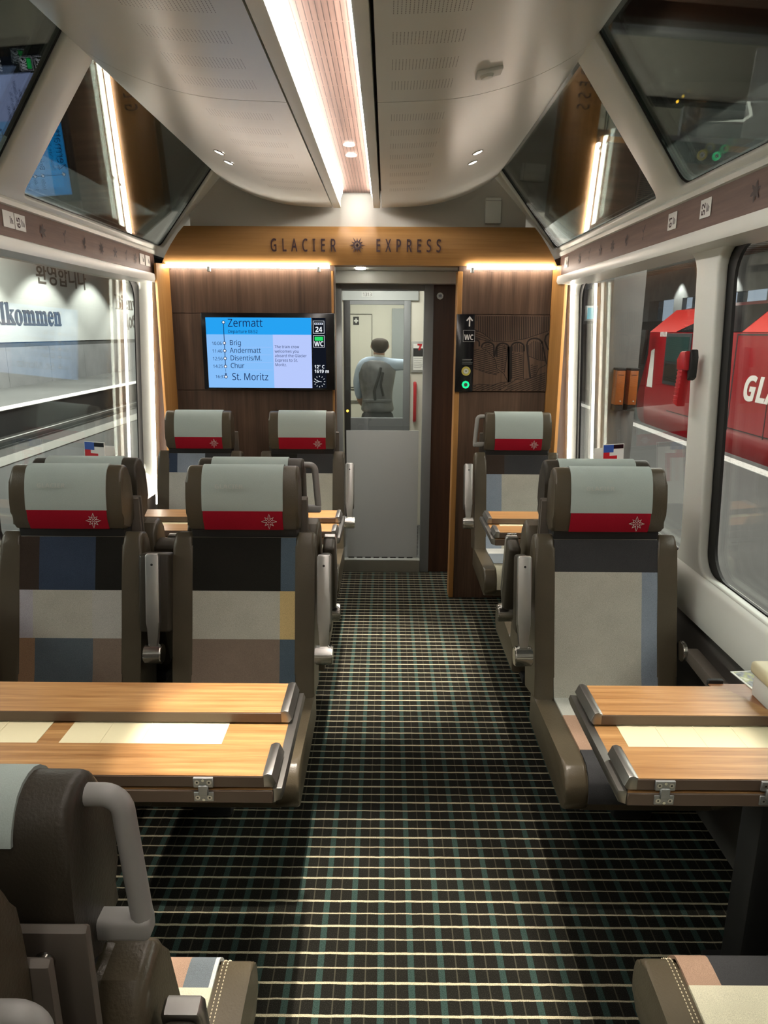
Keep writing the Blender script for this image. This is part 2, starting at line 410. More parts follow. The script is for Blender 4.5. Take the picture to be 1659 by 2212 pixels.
# ------------------------------------------------------------------ ceiling
def ceil_mat(name, xs, patches):
    m, nt, out = newmat(name); v = coord(nt); sp = N(nt, 'ShaderNodeSeparateXYZ'); nt.links.new(v, sp.inputs[0]); x, y = sp.outputs[0], sp.outputs[1]
    x0, x1 = xs
    inx = math_n(nt, 'MULTIPLY', math_n(nt, 'GREATER_THAN', x, x0), math_n(nt, 'LESS_THAN', x, x1))
    tot = None
    for (ya, yb) in patches:
        q = math_n(nt, 'MULTIPLY', math_n(nt, 'GREATER_THAN', y, ya), math_n(nt, 'LESS_THAN', y, yb))
        tot = q if tot is None else math_n(nt, 'ADD', tot, q)
    fx = math_n(nt, 'LESS_THAN', math_n(nt, 'FRACT', math_n(nt, 'DIVIDE', x, .0088)), .24)
    fy = math_n(nt, 'LESS_THAN', math_n(nt, 'FRACT', math_n(nt, 'DIVIDE', y, .0085)), .62)
    f = math_n(nt, 'MULTIPLY', math_n(nt, 'MULTIPLY', inx, tot), math_n(nt, 'MULTIPLY', fx, fy))
    n = noise(nt, v, 3)
    base = mixc(nt, n, (.69, .69, .64), (.72, .72, .67))
    principled(nt, out, mixc(nt, math_n(nt, 'MULTIPLY', f, .8), base, (.08, .07, .06)), .30, 0, None, .5); return m
pat = [(y, y + .075) for y in (1.18, 1.35, 1.52, 1.69, 1.86, 2.03, 2.19, 2.50, 2.68, 2.86, 3.03, 3.20, 3.36, 3.53, 3.70)]
cm = {1: ceil_mat('perforated ceiling panel right', (.004, .180), pat), -1: ceil_mat('perforated ceiling panel', (-.585, -.375), pat)}
cprof = [(.137, 2.290), (.30, 2.296), (.40, 2.306), (.48, 2.322), (.56, 2.345), (.64, 2.376), (.71, 2.412), (.755, 2.442), (.782, 2.470)]
def smooth_prof(p, n=4):
    out = []
    for i in range(len(p) - 1):
        p0 = p[max(0, i - 1)]; p1 = p[i]; p2 = p[i + 1]; p3 = p[min(len(p) - 1, i + 2)]
        for k in range(n):
            t = k / n
            out.append(tuple(.5 * (2 * p1[j] + (p2[j] - p0[j]) * t + (2 * p0[j] - 5 * p1[j] + 4 * p2[j] - p3[j]) * t * t + (3 * p1[j] - p0[j] - 3 * p2[j] + p3[j]) * t ** 3) for j in (0, 1)))
    return out + [p[-1]]
cp = smooth_prof(cprof)
ce = MB()
for s in (-1, 1):
    for y0, y1 in ((YB, 2.372), (2.376, 4.235)):
        ce.prism([(wx(s, u), z) for u, z in cp] + [(wx(s, .80), 2.50), (wx(s, .137), 2.40)], 'Y', y0, y1, cm[s])
    ce.box(*sorted((wx(s, .090), wx(s, .131 if s < 0 else .127))), YB, 4.235, 2.287, 2.40, white2, .003, 2)
ce.box(wx(-1, .16), wx(1, .16), YB, 4.3, 2.39, 2.43, black)
cel = tag(ce.build('ceiling'), kind='structure')
def slatwood():
    m, nt, out = newmat('slotted ceiling wood'); v = coord(nt); sp = N(nt, 'ShaderNodeSeparateXYZ'); nt.links.new(v, sp.inputs[0]); x, y = sp.outputs[0], sp.outputs[1]
    n = noise(nt, coord(nt, scale=(60, 2, 60)), 1, 4)
    base = ramp(nt, n, [(.3, (.085, .046, .034)), (.7, (.15, .088, .066))])
    fx = math_n(nt, 'LESS_THAN', math_n(nt, 'FRACT', math_n(nt, 'DIVIDE', math_n(nt, 'ADD', x, 5), .0148)), .17)
    fy = math_n(nt, 'LESS_THAN', math_n(nt, 'FRACT', math_n(nt, 'DIVIDE', y, .118)), .94)
    jn = math_n(nt, 'LESS_THAN', math_n(nt, 'ABSOLUTE', math_n(nt, 'SUBTRACT', y, 2.12)), .002)
    c = mixc(nt, math_n(nt, 'MULTIPLY', fx, fy), base, (.03, .015, .01)); c = mixc(nt, jn, c, (.1, .06, .04))
    principled(nt, out, c, .5, 0, None, .3); return m
tag(MB().box(-.2585, -.0815, YB, 4.235, 2.366, 2.380, slatwood()).build('slotted_wood_strip', cel, smooth=0))
for s, lab in ((-1, 'left'), (1, 'right')):
    xa, xb = (-.2595, -.246) if s < 0 else (-.0805, -.0935)
    o = MB().prism([(xa, 2.318), (xb, 2.352), (xb, 2.366), (xa, 2.366)], 'Y', YB, 4.16, led).build('ceiling_light_strip', smooth=0)
    tag(o, 'glowing strip light along the %s edge of the slotted wood ceiling' % lab, 'light strip', 'strip lights of the ceiling cove')

def zceil(u):
    for (a, za), (b, zb) in zip(cp, cp[1:]):
        if a <= u <= b: return za + (zb - za) * (u - a) / (b - a)
    return 2.3
ring_m = plain('downlight rim', (.55, .53, .48), .3)
def downlight(x, y, z, label, nx=0, watts=SPOT_W, cone=36):
    t = thing('recessed_downlight', label, 'downlight', (x, y, z), 0, 'recessed downlights in the ceiling')
    t.rotation_euler = (0, nx, 0)
    a = MB().ring((0, 0, -.003), .018, .024, (0, 0, 1), .005, ring_m).build('rim', t)
    MB().cyl((0, 0, -.0025), (0, 0, .003), .018, lens, 20).build('lens', t)
    l = add_light('downlight_lamp', 'SPOT', (0, 0, -.02), watts, WARM, spot_size=R(cone), spot_blend=.25, shadow_soft_size=.012); l.parent = t; l.rotation_euler = (0, -nx, 0)
for k in range(0, -4, -1):
    for nme, x, z, tilt in (('left ceiling panel', -.692, None, .38), ('slotted wood strip', -.160, 2.362, 0), ('right ceiling panel', .366, None, -.38)):
        for j, dy in enumerate((0, .18)):
            zz = z if z else zceil(abs(x - XC)) - .001
            lab = 'round downlight in the %s, %s of the pair' % (nme, ('nearer', 'farther')[j]) if k == 0 else 'round downlight in the ceiling behind the viewer'
            downlight(x, 3.18 + dy + 1.81 * k, zz, lab, tilt, SPOT_W * (2.0 if abs(tilt) < .01 else .45 if tilt > 0 else .85), 31 if abs(tilt) < .01 else 36)
t = thing('smoke_detector', 'small flat white detector on the right ceiling panel', 'detector', (.275, 2.182, zceil(.445) - .001))
t.rotation_euler = (0, -.21, 0); num_w0 = plain('bright white plastic', (.85, .85, .82), .5)
MB().box(-.036, .036, -.026, .026, -.008, .004, num_w0, .004, 2).build('base_plate', t)
MB().cyl((-.008, 0, -.007), (-.008, 0, -.015), .020, white2, 24, r2=.015).build('sensor_head', t)

# ------------------------------------------------------------------ end wall
YE = 4.22
ew = MB()
ew.box(wx(-1, .95), wx(1, .95), 4.30, 4.36, 2.15, 2.52, plain('grey white end wall', (.50, .49, .44), .5, var=.02))                       # white wall over the wooden beam
ew.box(-1.40, -.30, YE + .005, YE + .10, 0, 1.985, walnut)                             # panel behind the screen
ew.box(.405, 1.07, YE + .005, YE + .10, 0, 1.985, walnut)                              # panel with the carved picture
E1 = tag(ew.build('wall_end'), kind='structure')
pn = MB()
for x0, x1 in ((-1.235, -.318), (.425, .93)):
    for z0, z1 in ((.0, 1.283), (1.287, 1.718), (1.722, 1.955)):
        pn.box(x0, x1, YE - .004, YE + .006, z0, z1, walnut, .001, 1)
pn.build('wood_panel', E1)
pl = MB()
pl.prism([(-1.293, 4.14), (-1.280, 4.138), (-1.232, YE - .012), (-1.232, YE + .02), (-1.293, YE + .02)], 'Z', 0, 1.985, honeyZ)
pl.prism([(1.002, 4.14), (.985, 4.138), (.932, YE - .012), (.932, YE + .02), (1.002, YE + .02)], 'Z', 0, 1.985, honeyZ)
pl.box(.396, .426, YE - .006, YE + .10, 0, 1.955, honeyZ, .003, 1)
pl.box(-.320, -.306, YE - .004, YE + .10, 0, 1.955, honeyZ, .003, 1)
pl.build('honey_wood_edge', E1)
# beam with the carved name
bz = [(4.30, 2.19), (4.205, 2.187), (4.175, 2.145), (4.165, 2.085), (4.172, 2.03), (4.195, 1.983), (4.30, 1.983)]
bmb = MB(); q_ = bmesh.new()
def bx_end(z, a, b): return a + (b - a) * (z - 1.983) / (2.187 - 1.983)
lo_ = [q_.verts.new((bx_end(z, -1.268, -1.132), y, z)) for y, z in bz]; hi_ = [q_.verts.new((bx_end(z, .950, .815), y, z)) for y, z in bz]
for i in range(len(bz)): q_.faces.new((lo_[i], lo_[(i + 1) % len(bz)], hi_[(i + 1) % len(bz)], hi_[i]))
q_.faces.new(lo_); q_.faces.new(hi_); bmesh.ops.recalc_face_normals(q_, faces=q_.faces[:]); bmb._take(q_, honeyX)
bm_ = bmb.build('trim_5'); tag(bm_, kind='structure')
lt = MB(); dk = plain('dark engraved lettering', (.030, .008, .012), .6)
lt.text(sans('GLACIER'), .090, front(-.648, 4.161, 2.052), dk, .001, 'LEFT', .56, 2.05, .016)
lt.text(sans('EXPRESS'), .090, front(-.066, 4.161, 2.052), dk, .001, 'LEFT', .56, 2.05, .016)
sunm = plain('brass brown sun emblem', (.16, .09, .035), .5)
def sun(mb, cx, y, cz, r, m1, m2):
    for k in range(12):
        a = k * math.pi / 6; l = r * (1.0 if k % 2 == 0 else .82)
        p = [Vector((cx + math.cos(a + da) * q, y, cz + math.sin(a + da) * q)) for da, q in ((-.22, r * .42), (0, l), (.22, r * .42))]
        mb.poly(p, m1)
    mb.ring((cx, y - .001, cz), r * .30, r * .46, (0, 1, 0), .002, m1)
    mb.cyl((cx, y - .001, cz), (cx, y + .001, cz), r * .30, m2, 20)
    mb.box(cx - r * .2, cx + r * .2, y - .003, y - .001, cz - r * .07, cz + r * .07, m1); mb.box(cx - r * .07, cx + r * .07, y - .003, y - .001, cz - r * .2, cz + r * .2, m1)
sun(lt, -.168, 4.159, 2.085, .047, dk, sunm)
lt.build('lettering', bm_, smooth=0)
# glowing strips under the beam and beside the windows
for x0, x1, lab in ((-1.27, -.325, 'above the screen'), (.445, .935, 'above the carved picture')):
    o = MB().box(x0, x1, 4.175, 4.195, 1.965, 1.982, ledw).build('beam_light_strip', smooth=0)
    tag(o, 'warm horizontal strip light under the wooden beam %s' % lab, 'light strip', 'strip lights under the beam')
    br = MB()
    for x in ([x0 + .27, x1 - .06] if x0 < 0 else [x0 + .03]): br.box(x - .008, x + .008, 4.172, 4.20, 1.945, 1.972, white2, .002, 1)
    br.build('bracket', o)
for s in (-1, 1):
    uu = 1.134 if s < 0 else 1.182
    o = MB().prism([(wx(s, uu), 1.885), (wx(s, uu + .007), 1.885), (wx(s, uu + .007 + KS * 1.2), .62), (wx(s, uu + KS * 1.2), .62)], 'Y', 4.108, 4.115, ledc).build('corner_light_strip', smooth=0)
    tag(o, 'tall warm strip light in the corner beside the %s window' % SIDE[s], 'light strip', 'upright strip lights')
t = thing('access_point', 'white box on the wall above the right end of the wooden beam', 'wireless box', (.592, 4.30, 2.285))
MB().box(-.044, .044, -.022, 0, -.068, .068, white, .004, 2).build('casing', t)
MB().box(-.044, .044, -.0235, -.02, .050, .0525, grip_m).build('seam', t)

# door
doorgrey = plain('door frame blue grey', (.19, .205, .21), .45)
dr = MB()
dr.box(-.345, .52, 4.62, 4.72, 1.914, 1.988, white, .006, 2)                    # white panel over the door
dr.box(-.62, .70, 4.68, 4.80, 1.985, 2.10, white2)
dr.box(-.33, -.292, 4.70, 4.76, 0, 1.914, doorgrey, .004, 2)
dr.box(.235, .295, 4.70, 4.76, 0, 1.914, doorgrey, .004, 2)
dr.box(-.292, .235, 4.703, 4.757, 1.876, 1.914, doorgrey)
dr.box(-.292, .235, 4.697, 4.757, 0, .085, alu)
D1 = tag(dr.build('door_1'), kind='structure')
MB().box(-.295, .238, 4.725, 4.733, .08, 1.88, doorglass).build('glass', D1, smooth=0)
frost = plain('frosted foil', (.46, .50, .50), .6, var=.02)
MB().box(-.268, .215, 4.719, 4.7235, .10, .985, frost).build('frosted_panel', D1)
tk = MB()
for k in range(8): tk.box(-.26 + k * .058, -.22 + k * .058, 4.7175, 4.7188, .096, .104, darkp)
for k in range(22): tk.box(.214, .222, 4.7175, 4.7188, .11 + k * .010, .1145 + k * .010, darkp)
tk.build('floor_marker', D1, smooth=0)
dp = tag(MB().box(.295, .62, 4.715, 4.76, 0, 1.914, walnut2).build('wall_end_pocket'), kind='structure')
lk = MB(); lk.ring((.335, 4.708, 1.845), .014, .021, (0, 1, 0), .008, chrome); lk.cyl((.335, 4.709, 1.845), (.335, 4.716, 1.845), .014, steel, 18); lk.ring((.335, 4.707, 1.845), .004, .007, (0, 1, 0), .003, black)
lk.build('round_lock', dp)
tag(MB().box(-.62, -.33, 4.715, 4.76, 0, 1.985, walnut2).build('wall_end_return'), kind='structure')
tag(MB().cyl((-.16, 4.45, 1.990), (-.16, 4.45, 1.982), .028, lens, 20).build('doorway_downlight'), 'round downlight over the doorway behind the wooden beam', 'downlight')
tag(MB().box(-.40, .50, 4.29, 4.72, 1.989, 2.03, white).build('ceiling_doorway'), kind='structure')
add_light('downlight_lamp', 'SPOT', (-.16, 4.45, 1.97), 13, WARM, spot_size=R(90), spot_blend=.6, shadow_soft_size=.02)

tag(MB().box(-1.5, 1.2, YB - .05, YB, 0, 2.6, white2).build('wall_back'), kind='structure')
# ------------------------------------------------------------------ screen
t = thing('display_screen', 'black framed route screen showing stops from Zermatt to St. Moritz', 'screen', (0, 0, 0))
MB().box(-1.0565, -.300, 4.165, 4.216, 1.294, 1.7236, blackg, .004, 2).build('casing', t)
SE = .44
def scr(n, c): return emit('screen ' + n, c, SE)
s_top, s_mid, s_side, s_dark, s_nav, s_wh, s_gr = (scr('top blue', (.02, .36, .88)), scr('light blue', (.24, .52, .95)), scr('pale lilac', (.47, .58, .97)), scr('side bar', (.006, .008, .014)),
    scr('navy', (.008, .02, .09)), scr('white', (.9, .94, 1)), scr('green', (.02, .70, .13)))
def SX(px): return -1.030 + (px - 443) * .00265
def SZ(py): return 1.697 - (py - 685) * .00267
pic = MB(); Y0 = 4.1645
def rect(px0, px1, py0, py1, m, y): pic.box(SX(px0), SX(px1), y, y + .0004, SZ(py1), SZ(py0), m)
rect(443, 669, 685, 832, s_mid, Y0); rect(443, 669, 685, 720, s_top, Y0 - .0005); rect(586, 669, 720, 832, s_side, Y0 - .0005)
rect(671, 700, 685, 832, s_dark, Y0)
pic.build('picture', t, smooth=0)
pic = MB(); yt = Y0 - .0012
def tx(b, px, py, size, m=s_nav, sx=1, bold=0, align='LEFT'): pic.text(sansb(b) if bold > .015 else sans(b), size, front(SX(px), yt, SZ(py)), m, .0002, align, sx * .93, 1, 0)
tx('Zermatt', 490, 704, .060, sx=.95); tx('Departure 08:52', 490, 717, .024)
for b, tm, py in (('Brig', '10:06', 742), ('Andermatt', '11:46', 758), ('Disentis/M.', '12:56', 774), ('Chur', '14:25', 790)):
    tx(b, 492, py, .038); tx(tm, 454, py, .025)
    pic.box(SX(500), SX(584), yt, yt + .0003, SZ(py + 4.3), SZ(py + 3.9), s_side)
tx('St. Moritz', 494, 816, .056, sx=.92); tx('16:37', 458, 812, .025)
for k, ln in enumerate(('The train crew', 'welcomes you', 'aboard the Glacier', 'Express to St.', 'Moritz.')): tx(ln, 589, 748 + k * 9.4, .0225)
pic.box(SX(480.6), SX(482), yt, yt + .0003, SZ(790), SZ(695), s_nav)
for py in (695, 738, 754, 770, 787, 809):
    pic.cyl((SX(481.3), yt - .0004, SZ(py)), (SX(481.3), yt, SZ(py)), .0095, s_nav, 18); pic.cyl((SX(481.3), yt - .0008, SZ(py)), (SX(481.3), yt - .0004, SZ(py)), .006, s_wh, 18)
for k in range(4): pic.box(SX(480.8), SX(481.8), yt, yt + .0003, SZ(794 + k * 2.6), SZ(792.6 + k * 2.6), s_nav)
pic.poly([(SX(478.5), yt, SZ(802)), (SX(484), yt, SZ(802)), (SX(481.3), yt, SZ(806))], s_nav)
pic.build('route_text', t, smooth=0); pic = MB()
def frame2(px0, px1, py0, py1, th=.7):
    for a in ((px0, px1, py0, py0 + th), (px0, px1, py1 - th, py1), (px0, px0 + th, py0, py1), (px1 - th, px1, py0, py1)): pic.box(SX(a[0]), SX(a[1]), yt, yt + .0003, SZ(a[3]), SZ(a[2]), s_wh)
frame2(673, 697, 721, 746); tx('WC', 685, 743.5, .038, s_wh, .95, .03, 'CENTER')
pic.box(SX(676), SX(694), yt, yt + .0003, SZ(732), SZ(724), s_gr)
pic.build('wc_indicator', t, smooth=0); pic = MB()
frame2(673, 697, 691, 717); tx('24', 685, 714, .040, s_wh, .95, .03, 'CENTER')
pic.box(SX(676), SX(694), yt, yt + .0003, SZ(699), SZ(695), s_wh)
for k in range(4): pic.box(SX(677.5 + k * 4), SX(680.5 + k * 4), yt - .0004, yt, SZ(698.2), SZ(696), s_nav)
pic.build('coach_number', t, smooth=0); pic = MB()
tx('12° C', 674, 790, .026, s_wh, 1, .02); tx('1619 m', 674, 799.5, .026, s_wh, 1, .02)
pic.build('weather_text', t, smooth=0); pic = MB()
cx, cz = SX(685), SZ(818)
for k in range(12):
    a = k * math.pi / 6; pic.tube([(cx + .026 * math.cos(a), yt, cz + .026 * math.sin(a)), (cx + .033 * math.cos(a), yt, cz + .033 * math.sin(a))], .0016, s_wh, 6)
for a, l in ((2.72, .03), (3.35, .024), (-.12, .012)): pic.tube([(cx, yt, cz), (cx + l * math.cos(a), yt, cz + l * math.sin(a))], .0013, s_wh, 6)
pic.build('clock_face', t, smooth=0)

# ------------------------------------------------------------------ WC sign panel and carved picture
t = thing('wc_panel', 'black glossy WC sign with a green lit button beside the carved picture', 'sign', (0, 0, 0))
MB().box(.397, .4995, 4.198, 4.216, 1.285, 1.722, blackg, .002, 2).build('board', t)
sg = MB(); wht = plain('white sign print', (.75, .75, .72), .5); yz = 4.1972
def PX(px): return .397 + (px - 988) * (.103 / 40.0)
def PZ(py): return 1.722 - (py - 677) * (.437 / 169.0)
ar = [(1016.5, 681), (1024, 690), (1022, 692), (1018, 687.5), (1018, 703), (1015, 703), (1015, 687.5), (1011, 692), (1009, 690)]
sg.poly([(PX(a), yz, PZ(b)) for a, b in ar], wht)
sg.build('arrow', t, smooth=0); sg = MB()
sg.text(sansb('WC'), .042, front(PX(1016), yz + .0003, PZ(732)), wht, .0003, 'CENTER', .78, 1, 0)
fx0, fx1, fz0, fz1 = PX(1003), PX(1029), PZ(736), PZ(711)
for a in ((fx0, fx1, fz0, fz0 + .0015), (fx0, fx1, fz1 - .0015, fz1), (fx0, fx0 + .0015, fz0, fz1), (fx1 - .0015, fx1, fz0, fz1)): sg.box(a[0], a[1], yz, yz + .0004, a[2], a[3], wht)
sg.build('wc_print', t, smooth=0); sg = MB()
for k, wd in enumerate((22, 19, 23, 22)): sg.box(PX(1003), PX(1003 + wd), yz, yz + .0004, PZ(774.8 + k * 3.3), PZ(774 + k * 3.3), steel)
sg.build('small_print', t, smooth=0)
bt = MB(); yel = plain('yellow ring', (.55, .48, .10), .5)
bt.ring((PX(1012), 4.190, PZ(800)), .016, .026, (0, 1, 0), .009, yel); bt.cyl((PX(1012), 4.192, PZ(800)), (PX(1012), 4.199, PZ(800)), .015, white, 24)
for a in (.78, 2.36): bt.tube([(PX(1012) - .007 * math.cos(a), 4.1915, PZ(800) - .007 * math.sin(a)), (PX(1012) + .007 * math.cos(a), 4.1915, PZ(800) + .007 * math.sin(a))], .0013, black, 6)
tag(bt.build('socket_button', t), 'yellow ringed button with a cross')
gb = MB(); green = emit('green button ring', (.01, .62, .20), .8)
gb.ring((PX(1012), 4.188, PZ(830)), .012, .022, (0, 1, 0), .010, green, 8); gb.cyl((PX(1012), 4.189, PZ(830)), (PX(1012), 4.199, PZ(830)), .012, grip_m, 20); gb.ring((PX(1012), 4.1875, PZ(830)), .004, .007, (0, 1, 0), .002, black, 16)
tag(gb.build('call_button', t), 'glowing green octagonal button')

t = thing('carved_viaduct_picture', 'carved wooden picture of an arched viaduct beside the WC sign', 'carved panel', (0, 0, 0))
MB().box(.5005, .930, 4.206, 4.2165, 1.289, 1.718, walnut, .001, 1).build('board', t)
cv = MB(); groove = plain('carved groove', (.012, .006, .004), .8)
def CP(px, py):
    v = (py - 130) / (1390 - 130); xl = 395 - 35 * v; xr = 1495 - 55 * v
    return Vector((.503 + (px - xl) / (xr - xl) * .424, 4.2056, 1.715 - v * .423))
def stroke(pts, wd=.0022):
    wd *= 1.55
    q = [CP(*p) for p in pts]
    for a, b in zip(q, q[1:]):
        d = (b - a); n = Vector((-d.z, 0, d.x)).normalized() * wd * .5
        cv.poly([a + n, b + n, b - n, a - n], groove)
def hatch(poly, ang, step, wd=.0026):
    ca, sa = math.cos(R(ang)), math.sin(R(ang)); rot = [(p[0] * ca + p[1] * sa, -p[0] * sa + p[1] * ca) for p in poly]
    lo, hi = min(p[1] for p in rot), max(p[1] for p in rot); y = lo + step * .5
    while y < hi:
        xs = []
        for i in range(len(rot)):
            a, b = rot[i], rot[(i + 1) % len(rot)]
            if (a[1] > y) != (b[1] > y): xs.append(a[0] + (y - a[1]) / (b[1] - a[1]) * (b[0] - a[0]))
        xs.sort()
        for x0, x1 in zip(xs[::2], xs[1::2]):
            stroke([(x0 * ca - y * sa, x0 * sa + y * ca), (x1 * ca - y * sa, x1 * sa + y * ca)], wd)
        y += step
hatch([(405, 140), (1490, 140), (1482, 375), (1150, 510), (760, 550), (650, 540), (440, 380)], 90, 26.5)
hatch([(385, 360), (640, 545), (385, 500)], 22, 32)
hatch([(380, 690), (500, 680), (690, 850), (715, 1010), (770, 1100), (600, 1100), (375, 1000)], -17, 33)
hatch([(500, 650), (590, 590), (665, 640), (655, 800)], -17, 33); hatch([(715, 640), (790, 600), (880, 690), (830, 1080), (710, 960)], -17, 33)
hatch([(800, 600), (890, 640), (890, 690), (820, 690)], 90, 26); hatch([(940, 640), (1020, 580), (1115, 640), (1115, 740), (940, 720)], 90, 26)
hatch([(940, 740), (1080, 760), (1105, 780), (1110, 1180), (930, 1200)], -17, 33)
hatch([(1170, 620), (1260, 540), (1380, 580), (1430, 880), (1190, 800)], 90, 26); hatch([(1220, 940), (1330, 960), (1300, 1110), (1230, 1150)], -17, 33)
hatch([(365, 1310), (660, 1290), (900, 1250), (760, 1380), (365, 1385)], -24, 33); hatch([(930, 1290), (1440, 1060), (1435, 1385), (800, 1385)], -24, 33)
def arch(x0, x1, yt, y0, y1, wd=.006):
    cxm = (x0 + x1) / 2; r = (x1 - x0) / 2
    stroke([(x0, y0)] + [(cxm - r * math.cos(R(a)), yt + r * .8 - r * .8 * math.sin(R(a))) for a in range(0, 181, 15)] + [(x1, y1)], wd)
arch(340, 455, 530, 600, 640); arch(490, 672, 570, 660, 800); arch(715, 893, 585, 820, 1240); arch(930, 1120, 570, 1190, 720); arch(1165, 1385, 500, 600, 560)
stroke([(895, 640), (905, 1240)], .012); stroke([(1158, 600), (1215, 1165)], .007); stroke([(1385, 550), (1455, 930)], .005); stroke([(1425, 540), (1478, 690)], .006); stroke([(1425, 540), (1440, 460), (1484, 415)], .006)
stroke([(680, 820), (710, 640)], .006); stroke([(880, 690), (830, 1080)]); stroke([(1115, 640), (1112, 1190)])
stroke([(390, 505), (560, 545), (760, 558), (950, 548), (1150, 505), (1480, 375)]); stroke([(385, 358), (520, 430), (650, 545)])
stroke([(490, 665), (560, 710), (690, 850), (718, 1010), (820, 1095), (885, 1240)]); stroke([(362, 1305), (450, 1280), (660, 1295), (780, 1250), (890, 1238)])
stroke([(760, 1380), (1000, 1200), (1200, 1180), (1300, 1120), (1340, 1010), (1455, 940)]); stroke([(1190, 800), (1330, 860), (1435, 880)]); stroke([(375, 1010), (560, 1080), (720, 1120)])
cv.build('carved_lines', t, smooth=0)

# ------------------------------------------------------------------ seats
FB = {k: fabric('seat cloth ' + k, c) for k, c in dict(
    black=(.014, .013, .011), brown=(.040, .028, .022), navy=(.036, .052, .085), greige=(.43, .415, .355), lilac=(.41, .39, .42), grey=(.43, .42, .385),
    tan=(.27, .165, .098), denim=(.095, .118, .135), taupe=(.205, .155, .122), mustard=(.54, .40, .19), blue=(.075, .105, .135), charcoal=(.042, .042, .044),
    pale=(.44, .44, .40), sky=(.235, .275, .33), cream=(.56, .53, .40), rose=(.34, .22, .155), slate=(.13, .15, .165), white=(.55, .55, .52)).items()}
def P_yz(up):
    def f(y, z): return (y - (up * max(0, (z - .44) / .75)), z)
    return f
def cloth(prof, rows):
    """rows: list of (t0, t1, [(x0, x1, cloth)])"""
    mb = MB(); tot = [0]
    for a, b in zip(prof, prof[1:]): tot.append(tot[-1] + math.dist(a, b))
    L = tot[-1]
    def at(t):
        t = max(0, min(1, t)) * L
        for i in range(len(prof) - 1):
            if t <= tot[i + 1] + 1e-9:
                q = (t - tot[i]) / max(1e-9, tot[i + 1] - tot[i]); return tuple(prof[i][j] + (prof[i + 1][j] - prof[i][j]) * q for j in (0, 1))
        return prof[-1]
    for t0, t1, row in rows:
        ts = sorted(set([t0, t1] + [t / L for t in tot if t0 < t / L < t1]))
        pts = [at(t) for t in ts]
        for x0, x1, k in row: mb.sheet(pts, 'X', x0, x1, FB[k], -.006)
    return mb
PATCH = {
 'L1r1': ([(0, .37, [(-.172, -.118, 'tan'), (-.118, .075, 'denim'), (.075, .172, 'taupe')]), (.37, .67, [(-.172, -.125, 'lilac'), (-.125, .072, 'greige'), (.072, .172, 'grey')]), (.67, 1, [(-.172, -.105, 'brown'), (-.105, .082, 'navy'), (.082, .172, 'black')])],
          [(0, .35, [(-.172, .0, 'greige'), (.0, .172, 'slate')]), (.35, 1, [(-.172, .06, 'taupe'), (.06, .172, 'pale')])]),
 'L2r1': ([(0, .37, [(-.172, .120, 'taupe'), (.120, .172, 'blue')]), (.37, .67, [(-.172, .120, 'greige'), (.120, .172, 'mustard')]), (.67, 1, [(-.172, .122, 'black'), (.122, .172, 'blue')])],
          [(0, .5, [(-.172, .172, 'greige')]), (.5, 1, [(-.172, .172, 'taupe')])]),
 'Rr1': ([(0, .80, [(-.172, .118, 'greige'), (.118, .172, 'sky')]), (.80, 1, [(-.172, .118, 'charcoal'), (.118, .172, 'charcoal')])],
         [(0, .30, [(-.172, .172, 'charcoal')]), (.30, .66, [(-.172, .172, 'rose')]), (.66, 1, [(-.172, .172, 'pale')])]),
 'L1r3': ([(0, .80, [(-.172, .172, 'pale')]), (.80, 1, [(-.172, -.125, 'navy'), (-.125, .03, 'sky'), (.03, .172, 'charcoal')])], [(0, 1, [(-.172, .172, 'greige')])]),
 'L2r3': ([(0, .80, [(-.172, .10, 'pale'), (.10, .172, 'greige')]), (.80, 1, [(-.172, -.03, 'black'), (-.03, .172, 'charcoal')])], [(0, 1, [(-.172, .172, 'cream')])]),
 'Rr3': ([(0, .80, [(-.172, -.085, 'sky'), (-.085, .172, 'greige')]), (.80, 1, [(-.172, -.07, 'brown'), (-.07, .172, 'charcoal')])],
         [(0, .33, [(-.172, .172, 'cream')]), (.33, .68, [(-.172, .172, 'slate')]), (.68, 1, [(-.172, .172, 'white')])]),
 'L2r0': ([(0, 1, [(-.172, .172, 'greige')])], [(0, .08, [(-.172, .172, 'white')]), (.08, .34, [(-.172, -.165, 'white'), (-.165, -.118, 'slate'), (-.118, .172, 'rose')]), (.34, 1, [(-.172, .172, 'cream')])]),
 'Rr0': ([(0, 1, [(-.172, .172, 'greige')])], [(0, .08, [(-.172, .172, 'pale')]), (.08, .34, [(-.172, .112, 'charcoal'), (.112, .172, 'rose')]), (.34, 1, [(-.172, .172, 'cream')])]),
 'back': ([(0, 1, [(-.172, .172, 'greige')])], [(0, 1, [(-.172, .172, 'greige')])]),
}
HW = .235
XL1, XL2, XR = -1.045, -.470, .730
def star(mb, c, r, m, y):
    cx, cz = c
    for k in range(8):
        a = R(90 + 45 * k); l = r * (1, .8)[k % 2]; wd = .21
        p = [(cx + math.cos(a + da) * q, y, cz + math.sin(a + da) * q) for da, q in ((-wd * 2, r * .30), (-wd, l * .62), (0, l), (wd, l * .62), (wd * 2, r * .30))]
        mb.tube(p, .00075, m, 5)
    for k in range(6):
        a = R(60 * k); mb.ball((cx + math.cos(a) * r * .16, y, cz + math.sin(a) * r * .16), r * .05, m)
